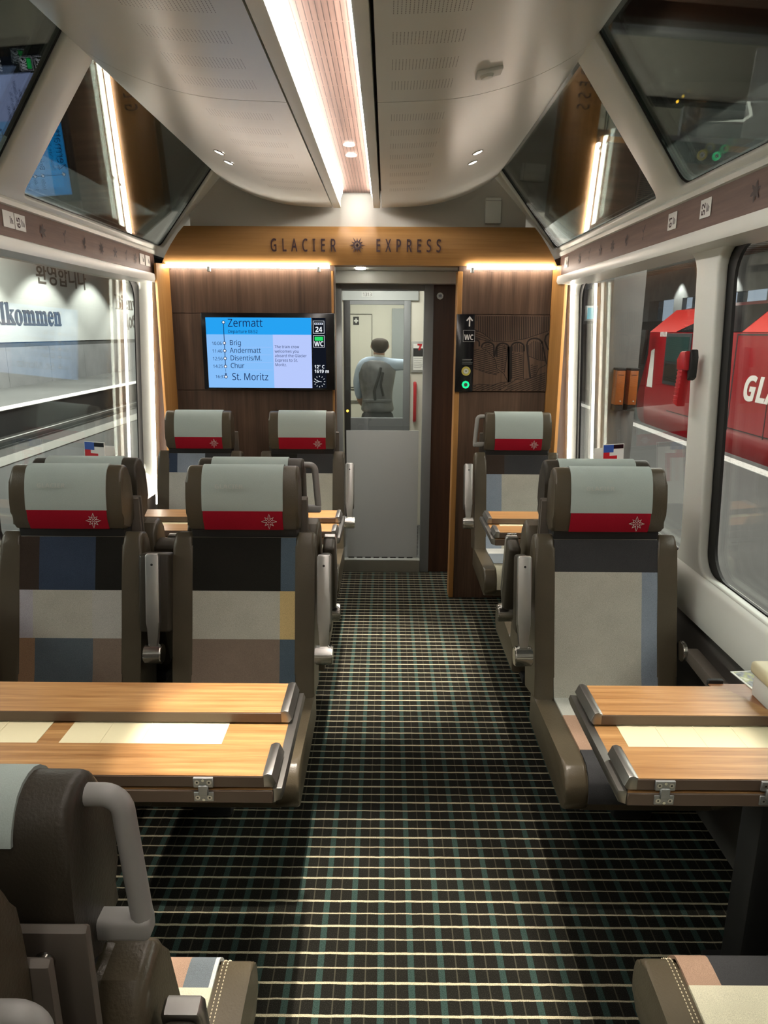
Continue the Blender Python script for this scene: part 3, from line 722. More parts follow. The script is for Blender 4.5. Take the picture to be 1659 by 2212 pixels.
def make_seat(label, pk, x, yfront, facing, arm, handle=0, hz=0.0, up=0.0, cf=0.0, ay=0.0, stitch=False, shell_bolts=True, arm_pad=False, wall_arm=0):
    """facing -1: looks towards the viewer (-Y); +1: looks away. arm / handle: world-side offsets in x"""
    t = thing('train_seat', label, 'train seat', (x, yfront, 0), 0 if facing < 0 else math.pi, 'train seats')
    q = P_yz(up); f = -facing      # local x of a world-side offset
    bp, cpch = PATCH[pk]
    # cushion: leather body with rounded nose, cloth on top
    prof = [(.50, .33), (.03, .325), (.004, .345), (-.004, .385), (.004, .425), (.028, .452), (.07, .462), (.30, .452), (.50, .445)]
    prof = [(y + cf * max(0, 1 - y / .45), z) for y, z in prof]
    cu = MB(); sp = smooth_prof(prof[2:], 3); full = prof[:2] + sp
    for a, b in ((-HW, -.172), (.172, HW)): cu.prism(full, 'X', a, b, leather, .010, 3)
    inner = [(y + .004, z - .005) for y, z in full]
    cu.prism(inner, 'X', -.18, .18, leather)
    cush = cu.build('seat_cushion', t)
    top = [p for p in sp]
    cloth(top[2:], [(a, b, r) for a, b, r in cpch]).build('cushion_cloth', cush)
    if stitch:
        for sx in (-1, 1):
            st = MB()
            for off in (.180, .188):
                for i in range(len(top) - 1):
                    a, b = top[i], top[i + 1]; nseg = max(1, int(math.dist(a, b) / .0065))
                    for k in range(nseg):
                        u = (k + .5) / nseg; y, z = a[0] + (b[0] - a[0]) * u, a[1] + (b[1] - a[1]) * u
                        if z < .40: continue
                        st.box(sx * off - .0008, sx * off + .0008, y - .0018, y + .0018, z - .0005, z + .0012, thread)
            st.build('stitching', cush, smooth=0)
    # backrest
    fp = [q(*p) for p in ((.425, .44), (.455, .52), (.492, .66), (.525, .80), (.560, .93), (.568, .955), (.580, .970))]
    rp = [q(*p) for p in ((.622, .960), (.642, .932), (.652, .87), (.640, .60), (.60, .40))]
    bk = MB()
    for a, b in ((-HW, -.170), (.170, HW)): bk.prism([(y - (.006 if i < 6 else 0), z) for i, (y, z) in enumerate(fp)] + rp, 'X', a, b, leather, .014, 3)
    bk.prism([(y + .004, z) for y, z in fp] + rp, 'X', -.19, .19, leather, .004, 2)
    back = bk.build('backrest', t)
    cloth([(y + .001, z) for y, z in fp[:-1]], bp).build('backrest_cloth', back)
    # hard shell behind
    sh = MB(); s0 = [q(*p) for p in ((.648, .56), (.656, .93), (.656, 1.065), (.662, 1.07), (.668, 1.065), (.668, .93), (.660, .56))]
    sh.prism(s0, 'X', -.200, .200, plate_m, .004, 2)
    s1 = [q(*p) for p in ((.660, .60), (.6675, .93), (.6695, .93), (.664, .60))]
    sh.prism(s1, 'X', -.13, .13, darkp)
    shell = sh.build('back_shell', t)
    for sx in (-1, 1):
        bo = MB(); y, z = q(.667, 1.035); bo.cyl((sx * .158, y, z), (sx * .158, y + .006, z), .010, chrome, 16, bev=.002); bo.cyl((sx * .158, y + .0055, z), (sx * .158, y + .0065, z), .004, black, 8)
        bo.build('bolt', shell)
    # headrest
    hp = [q(*p) for p in ((.560, .987), (.547, 1.02), (.545, 1.07), (.552, 1.12), (.566, 1.165), (.585, 1.187), (.606, 1.192), (.628, 1.184), (.644, 1.16), (.652, 1.11), (.654, 1.05), (.648, 1.0), (.635, .983), (.580, .978))]
    hd = MB(); hs = smooth_prof(hp, 2)
    hd.prism(hs, 'X', -.183, .183, leather2 if facing > 0 else leather, .012, 4)
    nk = [q(*p) for p in ((.575, .94), (.568, .99), (.64, .99), (.64, .94))]
    head = hd.build('headrest', t)
    MB().prism(nk, 'X', -.175, .175, darkp, .004, 2).build('headrest_support', t)
    # cloth cover over the headrest: red lower front, pale above and down the back
    hpo = hp[:10] + [q(.6545, 1.06)]
    cvr = MB()
    i_red = [q(*p) for p in ((.560, .987), (.547, 1.02), (.545, 1.053))]
    i_pal = [q(.545, 1.053)] + hp[2:9] + [q(.648, 1.145)]
    cvr.sheet(i_red[:1] + i_red, 'X', -.128, .132, red_m, -.004) if 0 else cvr.sheet(i_red, 'X', -.128, .132, red_m, -.004)
    cvr.sheet(smooth_prof(i_pal, 2), 'X', -.130, .134, cover_m, -.004)
    cov = cvr.build('headrest_cover', head)
    tag(cov, 'pale grey and red headrest cover')
    em = MB(); y, z = q(.5405, 1.018); star(em, (.088, z), .025, white_th, y)
    emo = em.build('star_emblem', cov, smooth=0); tag(emo, 'white stitched edelweiss star')
    if facing < 0 and yfront < 3:
        y, z = q(.5438, 1.128); eb = MB(); eb.text(sansb('GLACIER'), .019, Matrix.Translation((-.085, y - .0045, z)) @ Matrix.Rotation(R(90 - 13), 4, 'X'), fabric('raised white print', (.47, .50, .46), .05), .0003, 'LEFT', 1.1, 1.05, 0)
        eb.build('woven_lettering', cov, smooth=0)
    # underframe
    un = MB(); bx_ = f * (.12 if abs(x - XL1) < .1 or x > 0 else -.12); un.box(bx_ - .07, bx_ + .07, .40, .57, 0, .33, darkp, .02, 2); un.box(-.20, .20, .10, .55, .305, .335, darkp, .006, 2)
    un.build('seat_base', t)
    # armrests folded up: metal spine with a disc at its foot, leather pad behind
    for ax, pad in arm:
        lx = ax * f
        A = thing('armrest', None, None); A.parent = t
        y0, z0 = q(.440 + ay, .600); y1, z1 = q(.500 + ay, .925 - (.062 if facing > 0 else 0))
        sp_ = MB()
        w_ = [(-.012, -.01), (-.012, .05), (-.0225, .10), (-.0225, .318), (-.018, .325), (.018, .325), (.0225, .318), (.0225, .10), (.012, .05), (.012, -.01)]
        ang = math.atan2(y1 - y0, z1 - z0)
        M = Matrix.Translation((lx, y0, z0)) @ Matrix.Rotation(-ang, 4, 'X')
        sp_.prism(w_, 'Y', -.012, .010, alu, .004, 2, M=M)
        sp_.cyl(M @ Vector((0, -.012, .290)), M @ Vector((0, -.0126, .290)), .004, black, 10)
        sp_.build('metal_spine', A)
        MB().cyl((lx - .029, y0, z0 - .005), (lx + .029, y0, z0 - .005), .033, chrome, 28, bev=.004).build('pivot_disc', A)
        pw = .052 if pad else .021
        MB().box(-pw, pw, .009, .085, .062, .322, leather2, .012, 3, M=M).build('arm_pad', A)
    if handle:
        hx = handle * f
        y0 = q(.60, 1.0)[0]; sgn = 1 if hx > 0 else -1; y2 = q(.60, 1.15)[0]
        h = MB()
        path = [(hx - sgn * .045, y2, 1.168), (hx - sgn * .018, y2, 1.168)]
        path += [(hx - sgn * .018 + sgn * .020 * math.sin(R(a)), y2, 1.148 + .020 * math.cos(R(a))) for a in range(15, 91, 15)]
        path += [(hx + sgn * (.002 + .009 * t), y2 + (y0 - y2) * t, 1.148 - .126 * t) for t in (.2, .4, .6, .8, 1)]
        h.tube(path, .0115, grip_m, 16)
        h.box(*sorted((hx - sgn * .042, hx + sgn * .021)), y0 - .013, y0 + .013, .998, 1.024, grip_m, .006, 3)
        if hz: h.bm.transform(Matrix.Translation((0, 0, hz)))
        h.build('grab_handle', t)
    if wall_arm:
        wxx = wall_arm * f; wa = MB()
        wa.prism([(.44, .625), (.45, .585), (.05, .555), (.03, .565), (.03, .605)], 'X', wxx - .022, wxx + .022, plate_m, .008, 2)
        A2 = wa.build('window_armrest', t); MB().cyl((wxx - .034, .455, .61), (wxx - .02, .455, .61), .034, chrome, 24, bev=.003).build('pivot_disc', A2)
    return t
make_seat('window seat of the near left pair facing the viewer, tan and navy patches', 'L1r1', XL1, 1.70, -1, [(.288, True)])
make_seat('aisle seat of the near left pair, with a mustard patch on its backrest', 'L2r1', XL2, 1.70, -1, [(.270, False)])
make_seat('single seat on the right facing the viewer, greige backrest with a pale blue stripe', 'Rr1', XR, 1.70, -1, [(-.280, False)], wall_arm=.272)
make_seat('left window seat facing away, its headrest showing above the tan and navy seat', 'back', XL1, 3.05, 1, [(.288, True)], cf=.065, ay=.10)
make_seat('left aisle seat facing away, headrest and handle behind the mustard patched seat', 'back', XL2, 3.05, 1, [(.270, False)], handle=.218, cf=.065, ay=.10)
make_seat('single seat on the right facing away, its headrest behind the pale blue striped seat', 'back', XR, 3.05, 1, [(-.280, False)], cf=.065, ay=.10)
make_seat('far window seat below the left part of the route screen, facing the viewer', 'L1r3', XL1, 3.37, -1, [])
make_seat('far aisle seat below the right part of the route screen, next to the door', 'L2r3', XL2, 3.37, -1, [(.268, False)])
make_seat('far single seat below the carved picture with a grab handle on its left', 'Rr3', XR, 3.37, -1, [(-.275, False)], handle=-.222)
make_seat('nearest left seat facing away, dark back, grey grab handle and tan and blue cushion', 'L2r0', XL2 - .012, 1.222, 1, [(.266, False)], handle=.216, cf=.095, ay=.10, stitch=True)
make_seat('nearest right seat, only its leather edged cream, rose and grey cushion in view', 'Rr0', XR, 1.235, 1, [], cf=.095, ay=.10, stitch=True)
make_seat('dark leather seat corner at the lower left, behind the nearest left seat', 'back', XL2 - .030, -.140, -1, [], handle=.216, hz=-.09)

# ------------------------------------------------------------------ tables
def make_table(label, xa, xw, yc, trays, d=.20, hinge_x=()):
    """xa: aisle end, xw: window end. fixed board with two leaves folded onto it"""
    t = thing('folding_table', label, 'table', ((xa + xw) / 2, yc, 0), 0, 'folding tables between the seats')
    cx = (xa + xw) / 2; s = 1 if xa > xw else -1; a, b = xa - cx, xw - cx
    def bx(mb, x0, x1, *r, **k): mb.box(min(x0, x1), max(x0, x1), *r, **k)
    bo = MB(); bx(bo, a - s * .012, b, -d, d, .694, .7235, brownedge, bev=.002, seg=1); bx(bo, a - s * .012, b, -d + .002, d - .002, .7236, .7246, tablew)
    board = bo.build('fixed_board', t)
    e = MB(); e.prism([(a - s * .014, .7255), (a - s * .012, .694), (a + s * .004, .700), (a + s * .010, .716), (a + s * .006, .7275)], 'Y', -d + .004, d - .004, alu2, .003, 2); e.build('metal_end', board)
    for nm, y0, y1 in (('near', -d + .003, -.082), ('far', .048, d - .008)):
        lf = MB(); we, wn_ = (b + s * .175, b + s * .100) if nm == 'far' else (b, b)
        for z0, z1, m, i in ((.7285, .7540, brownedge, 0), (.7541, .7550, tablew, .001)):
            lf.prism([(a - s * .030, y0 + i), (wn_, y0 + i), (we, y1 - i), (a - s * .030, y1 - i)], 'Z', z0, z1, m, .0015 if not i else 0, 1)
        leaf = lf.build('folding_leaf', t)
        e = MB(); e.prism([(a - s * .032, .7285), (a - s * .012, .7285), (a - s * .004, .738), (a - s * .013, .7585), (a - s * .022, .7605), (a - s * .032, .7560)], 'Y', y0, y1, alu2, .003, 2); e.build('metal_end', leaf)
    for x in hinge_x:
        h = MB(); x -= cx; y = -d
        h.box(x - .020, x + .020, y - .002, y + .004, .699, .7205, steel, .001, 1); h.box(x - .020, x + .020, y - .002, y + .006, .7310, .7525, steel, .001, 1); h.box(x - .010, x + .010, y - .005, y + .003, .7135, .7370, steel, .002, 1)
        for dx in (-.012, .012):
            for z in (.7085, .743): h.ring((x + dx, y - .003, z), .0022, .005, (0, 1, 0), .0012, alu, 14); h.cyl((x + dx, y - .0026, z), (x + dx, y - .002, z), .0022, black, 8)
        for z in (.704, .748): h.cyl((x, y - .0034, z), (x, y - .002, z), .0032, chrome, 10)
        h.build('hinge', t)
    for (x0, x1) in trays:
        x0 -= cx; x1 -= cx; tr = MB()
        tr.plate([rrect(x0, x1, -.115, .072, .018)], Matrix.Translation((0, 0, .7252)), cream, ext=.0006)
        for k in range(1, 4):
            xk = x0 + (x1 - x0) * k / 4; tr.box(xk - .0012, xk + .0012, -.105, .055, .7256, .7268, cream, .0004, 1)
        tr.box(x0 + .012, x1 - .012, .052, .056, .7256, .7268, cream); tr.build('tray_inset', t)
    lg = MB(); lx = b + s * .13; lg.box(lx - .035, lx + .035, -.045, .045, .05, .694, darkp, .012, 2); lg.box(lx - .06, lx + .06, -.09, .09, 0, .05, darkp, .01, 2)
    bx(lg, a - s * .10, b, -.05, .05, .66, .694, darkp); lg.build('pedestal', t)
    return t
make_table('near left double folding table with two cream tray insets', -.213, -1.365, 1.448, [(-.73, -.365), (-1.20, -.78)], hinge_x=(-.364, -1.05))
make_table('near right single folding table with one cream tray inset', .478, 1.025, 1.448, [(.545, .90)], hinge_x=(.563, .775))
make_table('far left double folding table below the route screen', -.213, -1.365, 3.255, [(-.73, -.365), (-1.20, -.78)], hinge_x=(-.364, -1.05))
make_table('far right single folding table below the carved picture', .478, 1.025, 3.255, [(.545, .90)], hinge_x=(.563, .775))
darkwood = wood('dark shelf wood', (.22, .10, .045), (.36, .18, .09), 'X', .35, 40, 1.5)
t = thing('window_shelf', 'brown wooden window shelf at the far window corner of the near right table', 'shelf', (.922, 1.60, 0))
MB().box(-.072, .068, -.058, .105, .7250, .7282, darkwood, .001, 1).build('shelf_board', t)
MB().box(-.072, -.030, .1055, .117, .720, .738, darkp, .003, 1).build('end_stop', t)
t = thing('leaflet', 'white edged leaflet with a green landscape photo on the near right window shelf', 'leaflet', (.985, 1.715, .7284), R(6))
MB().box(-.040, .030, -.050, .060, 0, .002, plain('leaflet paper', (.72, .72, .66), .5)).build('paper', t)
def photo_mat():
    m, nt, out = newmat('landscape print'); n = noise(nt, coord(nt), 38, 4); principled(nt, out, ramp(nt, n, [(.35, (.03, .035, .03)), (.45, (.16, .18, .19)), (.55, (.28, .30, .09)), (.7, (.62, .62, .50))]), .35); return m
MB().box(-.034, .028, -.045, .055, .002, .0024, photo_mat()).build('photo_print', t)
t = thing('cream_bin', 'cream lidded box standing on the near right window shelf', 'box', (.968, 1.600, .7284))
MB().box(-.034, .025, -.05, .05, .0, .060, white2, .006, 2).build('box_body', t)
MB().box(-.042, .025, -.058, .058, .058, .092, cream, .010, 3).build('box_lid', t)
# brochures standing on the far tables by the windows
def brochure(label, x, y, rz):
    t = thing('brochure', label, 'brochure', (x, y, .7551), rz, 'brochures on the far tables')
    bw = plain('brochure white', (.78, .77, .74), .4)
    MB().box(-.06, .06, -.05, .05, 0, .12, steel, .004, 1).build('stand', t)
    b = MB(); b.prism([(-.045, .12), (-.030, .395), (-.027, .395), (-.042, .12)], 'X', -.055, .055, bw); b.prism([(.045, .12), (.030, .37), (.027, .37), (.042, .12)], 'X', -.055, .055, bw)
    b.build('folded_card', t)
    p = MB(); blue = plain('brochure blue', (.03, .10, .42), .4); redb = plain('brochure red', (.55, .01, .02), .4)
    def fq(x0, x1, z0, z1, m, dy): 
        f_ = lambda z: -.045 + .015 * (z - .12) / .275 - dy
        p.quad((x0, f_(z0), z0), (x1, f_(z0), z0), (x1, f_(z1), z1), (x0, f_(z1), z1), m)
    fq(-.052, .0, .36, .393, blue, .0008); fq(-.052, -.02, .325, .36, redb, .0008); fq(.0, .02, .22, .345, redb, .0008); fq(-.02, .0, .325, .345, redb, .0008); fq(.0, .052, .375, .393, blackg, .0008)
    p.build('cover_print', t, smooth=0)
brochure('red and white brochure standing by the left window', -1.265, 3.10, R(-20))
brochure('red and white brochure standing by the right window', .985, 3.12, R(20))

# ------------------------------------------------------------------ seat number plates and emergency hammer on the right
num_w = plain('plate white', (.70, .70, .66), .5)
def seat_plate(num, side, y, label):
    t = thing('seat_number_plate', label, 'number plate', (wx(side, 1.1360), y, 1.990), 0, 'seat number plates on the window bands')
    Mx = Matrix(((0, 0, -side, 0), (1 if side < 0 else -1, 0, 0, 0), (0, 1, 0, 0), (0, 0, 0, 1)))
    b = MB(); b.box(-.037, .037, -.027, .027, .0004, .0022, num_w, M=Mx); b.build('plate', t)
    # the figures are printed standing on end, as in the carriage
    rot = Mx @ Matrix.Translation((0, 0, .0024)); p = MB()
    if num: p.text(sansb(num), .034, rot @ Matrix.Translation((-.002, -.020, 0)) @ Matrix.Rotation(R(90), 4, 'Z'), dk, .0002, 'LEFT', .95, 1, 0)
    for k in range(3): p.box(.008 + .008 * k, .0115 + .008 * k, -.012, .012 - .005 * k, 0, .0003, darkp, M=rot)
    p.build('figures', t, smooth=0)
seat_plate('52', 1, 2.32, 'white seat plate 52 on the right window band'); seat_plate('61', 1, 2.58, 'white seat plate 61 on the right window band'); seat_plate('', 1, 4.05, 'small white plate at the far end of the right window band')
seat_plate('65', -1, 2.69, 'white seat plate 65 on the left window band'); seat_plate('', -1, 2.61, 'white seat plate at the left picture edge beside plate 65'); seat_plate('', -1, 3.985, 'white plate at the far end of the left window band, nearer of two'); seat_plate('', -1, 4.075, 'white plate at the far end of the left window band, farther of two')
t = thing('emergency_hammer', 'red emergency hammer clipped to the right window pillar', 'emergency hammer', (1.005, 2.405, 1.475))
h = MB(); h.prism([(.040, -.095), (.078, -.088), (.060, .035), (.022, .030)], 'X', -.017, .014, red_p, .005, 2)
for k in range(8): h.box(-.0185, -.016, .038 - .0018 * k, .072 - .0018 * k, -.078 + k * .0135, -.073 + k * .0135, red_p, .001, 1)
h.build('grip', t)
MB().prism([(.000, .028), (.062, .026), (.068, .062), (.042, .088), (.004, .090)], 'X', -.022, .010, red_p, .008, 2).build('head', t)
MB().prism([(-.006, .004), (.010, -.006), (.012, .05), (.014, .088), (.002, .095), (-.008, .070)], 'X', -.004, .024, black, .006, 2).build('holder', t)

# ------------------------------------------------------------------ vestibule behind the glass door, with a second door
vw = plain('vestibule cream wall', (.62, .60, .52), .5, var=.02); vg = plain('vestibule grey door', (.26, .285, .29), .5)
v = MB()
v.box(-1.0, -.95, 4.80, 7.75, 0, 2.2, vw); v.box(.80, .85, 4.80, 7.75, 0, 2.2, vw); v.box(-1.0, .85, 7.70, 7.75, 0, 2.2, vw)
v.box(.185, .80, 5.95, 6.0, 0, 2.2, vw); v.box(-.95, -.35, 5.95, 6.0, 0, 2.2, vw); v.box(-.35, .185, 5.95, 6.0, 1.868, 2.2, vw)
V = tag(v.build('wall_vestibule'), kind='structure')
tag(MB().box(-1.0, .85, 4.74, 7.75, 2.16, 2.2, white2).build('ceiling_vestibule'), kind='structure')
tag(MB().box(-1.0, .85, 4.72, 7.75, -.03, 0, plain('vestibule floor', (.10, .10, .10), .7)).build('floor_vestibule'), kind='structure')
fgrey = plain('door frame grey', (.17, .18, .185), .5)
d2 = MB(); d2.box(-.35, -.300, 5.93, 6.0, 0, 1.868, darkp, .004, 2); d2.box(.135, .190, 5.93, 6.0, 0, 1.868, fgrey, .004, 2); d2.box(-.30, .135, 5.932, 5.998, 1.835, 1.87, fgrey); d2.box(-.30, .135, 5.935, 5.99, .80, .925, fgrey); d2.box(-.30, .135, 5.935, 5.99, 0, .80, vg)
d2.box(-.36, .25, 5.925, 5.949, 1.868, 1.99, plain('grey header', (.36, .38, .37), .5))
D2 = tag(d2.build('door_2'), kind='structure')
MB().box(-.30, .135, 5.96, 5.966, .92, 1.85, doorglass).build('glass', D2, smooth=0)
n = MB(); n.box(-.205, -.120, 5.9225, 5.9255, 1.893, 1.933, plain('number sign grey', (.45, .46, .44), .5)); n.text(sans('1313'), .036, front(-.197, 5.9222, 1.900), black, .0003, sx=.9); n.build('number_sign', D2, smooth=0)
MB().cyl((-.325, 5.932, .985), (-.325, 5.926, .985), .010, emit('amber lamp', (1, .55, .04), 3), 16).build('amber_lamp', D2)
t = thing('red_grab_rail', 'upright red grab rail on the cream vestibule wall behind the glass door', 'grab rail', (.232, 5.95, 0))
MB().tube([(0, -.005, .905), (0, -.035, .915), (0, -.040, .93), (0, -.040, 1.19), (0, -.035, 1.205), (0, -.005, 1.215)], .0135, red_p, 14).build('rail', t)
t = thing('notice', 'framed notice with a red figure on the vestibule wall above the red rail', 'notice', (.265, 5.95, 1.425))
MB().box(-.065, .065, -.012, 0, -.125, .125, plain('notice frame', (.33, .33, .31), .4), .003, 2).build('frame', t)
p = MB(); p.box(-.05, .05, -.0135, -.011, -.105, .105, num_w); p.box(-.05, .05, -.0142, -.013, .005, .070, darkp)
p.poly([(-.018, -.0145, .105), (.022, -.0145, .105), (.006, -.0145, .055), (-.012, -.0145, .055), (.0, -.0145, .092), (-.018, -.0145, .092)], red_p)
for k in range(6): p.box(-.045, .035 - .01 * (k % 3), -.0142, -.013, -.015 - .014 * k, -.012 - .014 * k, steel)
p.build('paper', t, smooth=0)
bk = MB()
bk.box(-.95, -.16, 7.690, 7.70, 1.80, 1.804, darkp); bk.box(-.16, -.156, 7.690, 7.70, 0, 1.80, darkp)
for z in (1.02, 1.045, .88, .90): bk.box(-.95, -.16, 7.690, 7.70, z, z + .006, darkp)
bk.build('panel_joint', V, smooth=0)
tag(MB().box(.05, .40, 7.66, 7.70, 0, 1.86, vg, .004, 2).build('door_3'), kind='structure')
t = thing('first_aid_sign', 'small black sign with a white cross on the far vestibule wall', 'sign', (-.325, 7.70, 1.735))
MB().box(-.030, .030, -.004, 0, -.042, .042, black).build('sign_plate', t)
x = MB(); x.box(-.008, .008, -.0055, -.003, -.024, .024, num_w); x.box(-.022, .022, -.0052, -.0031, -.0079, .0079, num_w); x.build('cross', t)

# ------------------------------------------------------------------ crew member seen from behind
def skin_mesh(name, verts, edges, rad, mat, parent=None, root=0, sub=2, flat=None):
    me = bpy.data.meshes.new(name); me.from_pydata(verts, edges, []); o = bpy.data.objects.new(name, me); COL.objects.link(o)
    sk = o.modifiers.new('s', 'SKIN'); sk.use_smooth_shade = True
    if not me.skin_vertices:
        bm = bmesh.new(); bm.from_mesh(me); bm.verts.layers.skin.verify(); bm.to_mesh(me); bm.free()
    for i, (v, r) in enumerate(zip(me.skin_vertices[0].data, rad)): v.radius = r if isinstance(r, tuple) else (r, r); v.use_root = (i == root)
    ss = o.modifiers.new('u', 'SUBSURF'); ss.levels = ss.render_levels = sub
    dg = bpy.context.evaluated_depsgraph_get(); m2 = bpy.data.meshes.new_from_object(o.evaluated_get(dg)); bpy.data.objects.remove(o); m2.materials.clear(); m2.materials.append(mat)
    m2.polygons.foreach_set('use_smooth', [True] * len(m2.polygons)); m2.name = name
    o = bpy.data.objects.new(name, m2); COL.objects.link(o)
    if parent is not None: o.parent = parent
    return o
skin_m = plain('skin', (.42, .24, .16), .5); hair_m = plain('dark brown hair', (.026, .017, .011), .85, var=.4, vscale=60)
vest_m = plain('grey waistcoat satin', (.105, .105, .112), .38, var=.75, vscale=13, bmp=.8, bscale=24); shirt_m = plain('pale blue shirt', (.36, .43, .54), .8, var=.1); trou_m = plain('black trousers', (.015, .015, .017), .8)  # waistcoat: strong tone variation paints the light and dark of satin folds
PX0, PY0 = -.085, 6.62
bv = [(0, 0, .86), (.0, 0, 1.0), (-.01, .0, 1.15), (-.01, .01, 1.28), (.0, .02, 1.36), (.01, .03, 1.41), (.015, .045, 1.46), (.02, .05, 1.52), (.02, .045, 1.555),
      (-.15, .0, 1.335), (-.185, .04, 1.15), (-.165, .14, 1.0), (-.13, .22, .93),
      (.14, .0, 1.335), (.25, .05, 1.33), (.31, .16, 1.34), (.34, .24, 1.37),
      (-.075, 0, .80), (-.085, 0, .46), (-.09, .02, .08), (-.09, -.09, .03), (.075, 0, .80), (.085, 0, .46), (.09, .02, .08), (.09, -.09, .03), (-.066, .045, 1.482), (.106, .045, 1.482), (.02, .145, 1.495)]
be = [(0, 1), (1, 2), (2, 3), (3, 4), (4, 5), (5, 6), (6, 7), (7, 8), (3, 9), (9, 10), (10, 11), (11, 12), (3, 13), (13, 14), (14, 15), (15, 16), (0, 17), (17, 18), (18, 19), (19, 20), (0, 21), (21, 22), (22, 23), (23, 24), (7, 25), (7, 26), (7, 27)]
br = [(.10, .07), (.09, .06), (.10, .065), (.105, .065), (.075, .055), .048, .065, (.073, .088), (.055, .065), .055, .042, .034, .022, .055, .042, .034, .022, .075, .052, .038, .032, .075, .052, .038, .032, (.007, .018), (.007, .018), .016]
per = skin_mesh('person', bv, be, br, skin_m); per.location = (PX0, PY0, 0)
tag(per, 'person in a grey waistcoat and pale blue shirt seen from behind through the glass doors', 'person')
skin_mesh('hair', [(.018, .012, 1.43), (.019, .012, 1.475), (.02, .022, 1.525), (.02, .04, 1.56)], [(0, 1), (1, 2), (2, 3)], [(.066, .05), (.088, .078), (.088, .096), (.055, .065)], hair_m, per)
skin_mesh('collar', [(.008, .028, 1.365), (.010, .032, 1.40), (.012, .036, 1.425)], [(0, 1), (1, 2)], [(.075, .065), .066, .060], num_w, per)
skin_mesh('shirt', [(-.01, .0, 1.30), (-.145, .0, 1.335), (-.185, .038, 1.15), (-.168, .125, 1.01), (.14, .0, 1.335), (.25, .05, 1.33), (.305, .15, 1.338), (.008, .028, 1.395)], [(0, 1), (1, 2), (2, 3), (0, 4), (4, 5), (5, 6), (0, 7)], [(.13, .09), .070, .048, .036, .064, .052, .042, .06], shirt_m, per)
skin_mesh('waistcoat', [(0, 0, .885), (0, 0, .95), (0, 0, 1.03), (-.01, 0, 1.15), (-.01, .005, 1.27), (-.005, .012, 1.345), (.0, .02, 1.385)], [(0, 1), (1, 2), (2, 3), (3, 4), (4, 5), (5, 6)], [(.176, .122), (.165, .118), (.142, .108), (.172, .118), (.196, .120), (.185, .105), (.10, .07)], vest_m, per)
wb = MB(); wb.tube([(-.02, -.105, 1.02), (-.03, -.118, 1.10), (-.005, -.122, 1.18), (.02, -.115, 1.26), (.03, -.10, 1.31)], .012, trou_m); wb.tube([(.055, -.11, 1.06), (.03, -.12, 1.16), (.05, -.112, 1.27)], .010, trou_m); wb.box(-.13, .13, -.112, -.095, 1.005, 1.03, vest_m, .004, 2)
wb.build('waistcoat_strap', per)
skin_mesh('trousers', [(0, 0, .94), (0, 0, .86), (-.075, 0, .80), (-.085, 0, .46), (-.09, .015, .09), (.075, 0, .80), (.085, 0, .46), (.09, .015, .09)], [(0, 1), (1, 2), (2, 3), (3, 4), (1, 5), (5, 6), (6, 7)], [(.150, .105), (.155, .108), .092, .068, .058, .092, .068, .058], trou_m, per)
hd = []
for sx, wr, dirv in ((-1, Vector((-.13, .22, .93)), Vector((.12, .3, -.25))), (1, Vector((.34, .24, 1.37)), Vector((.25, .55, .25)))):
    d = dirv.normalized(); side = d.cross(Vector((0, 0, 1))).normalized(); upv = side.cross(d)
    V_ = [wr, wr + d * .045, wr + d * .075]; E_ = [(0, 1), (1, 2)]; Rr = [.018, (.032, .014), (.03, .012)]
    for k in range(4):
        b = wr + d * .082 + side * (-.027 + .018 * k); l = (.06, .072, .068, .052)[k]
        i = len(V_); V_ += [b, b + d * l * .5 - upv * .006, b + d * l - upv * .02]; E_ += [(2, i), (i, i + 1), (i + 1, i + 2)]; Rr += [.009, .008, .007]
    i = len(V_); V_ += [wr + d * .04 - side * .038 * sx, wr + d * .075 - side * .055 * sx - upv * .01]; E_ += [(1, i), (i, i + 1)]; Rr += [.010, .008]
    skin_mesh('hand', [tuple(q) for q in V_], E_, Rr, skin_m, per)

# ------------------------------------------------------------------ station on the left
g = MB(); g.box(-5.9, -1.75, -4, 60, -.6, -.30, asphalt); g.box(-5.95, -5.55, -4, 60, -.305, -.285, plain('pale kerb', (.33, .32, .29), .8, var=.1)); tag(g.build('ground_platform'), kind='structure')
tag(MB().box(-9.45, -5.9, -4, 60, -1.2, -.92, plain('dark ballast', (.035, .033, .03), .9, var=.6, vscale=22, bmp=1, bscale=30)).build('ground_ballast'), kind='structure')
for x, lab in ((-8.55, 'farther steel rail of the track beyond the left platform'), (-7.35, 'nearer steel rail of the track beyond the left platform')):
    r_ = MB(); r_.box(x - .035, x + .035, -4, 60, -.80, -.74, alu, .01, 2); r_.box(x - .06, x + .06, -4, 60, -.92, -.88, steel); r_.box(x - .01, x + .01, -4, 60, -.90, -.79, steel)
    tag(r_.build('track_rail'), lab, 'rail', 'rails of the left track')
g = MB(); g.box(-13, -9.45, -4, 60, -1.2, -.30, plain('far platform face', (.10, .10, .10), .85)); g.box(-9.9, -9.43, -4, 60, -.305, -.29, plain('white platform edge', (.62, .61, .57), .7)); g.box(-13, -9.9, -4, 60, -.302, -.292, asphalt)
tag(g.build('ground_far_platform'), kind='structure')
nearblack = plain('unlit dark station top', (.012, .012, .012), .9)  # unlit look of upper wall and roof put into a near-black colour
g = MB(); pale = plain('pale station wall', (.52, .52, .49), .85, var=.04); panel = plain('wall lower panels', (.26, .26, .26), .8, var=.2, vscale=2)
g.box(-13.2, -13, -4, 60, 1.22, 4.4, pale); g.box(-13.2, -13.01, -4, 60, 4.4, 6, nearblack); g.box(-13.2, -13.02, -4, 60, 1.05, 1.22, concreteD)
for k in range(20):
    g.box(-13.2, -13.0, -4 + k * 3.2, -4 + k * 3.2 + 3.17, -.3, 1.05, panel)
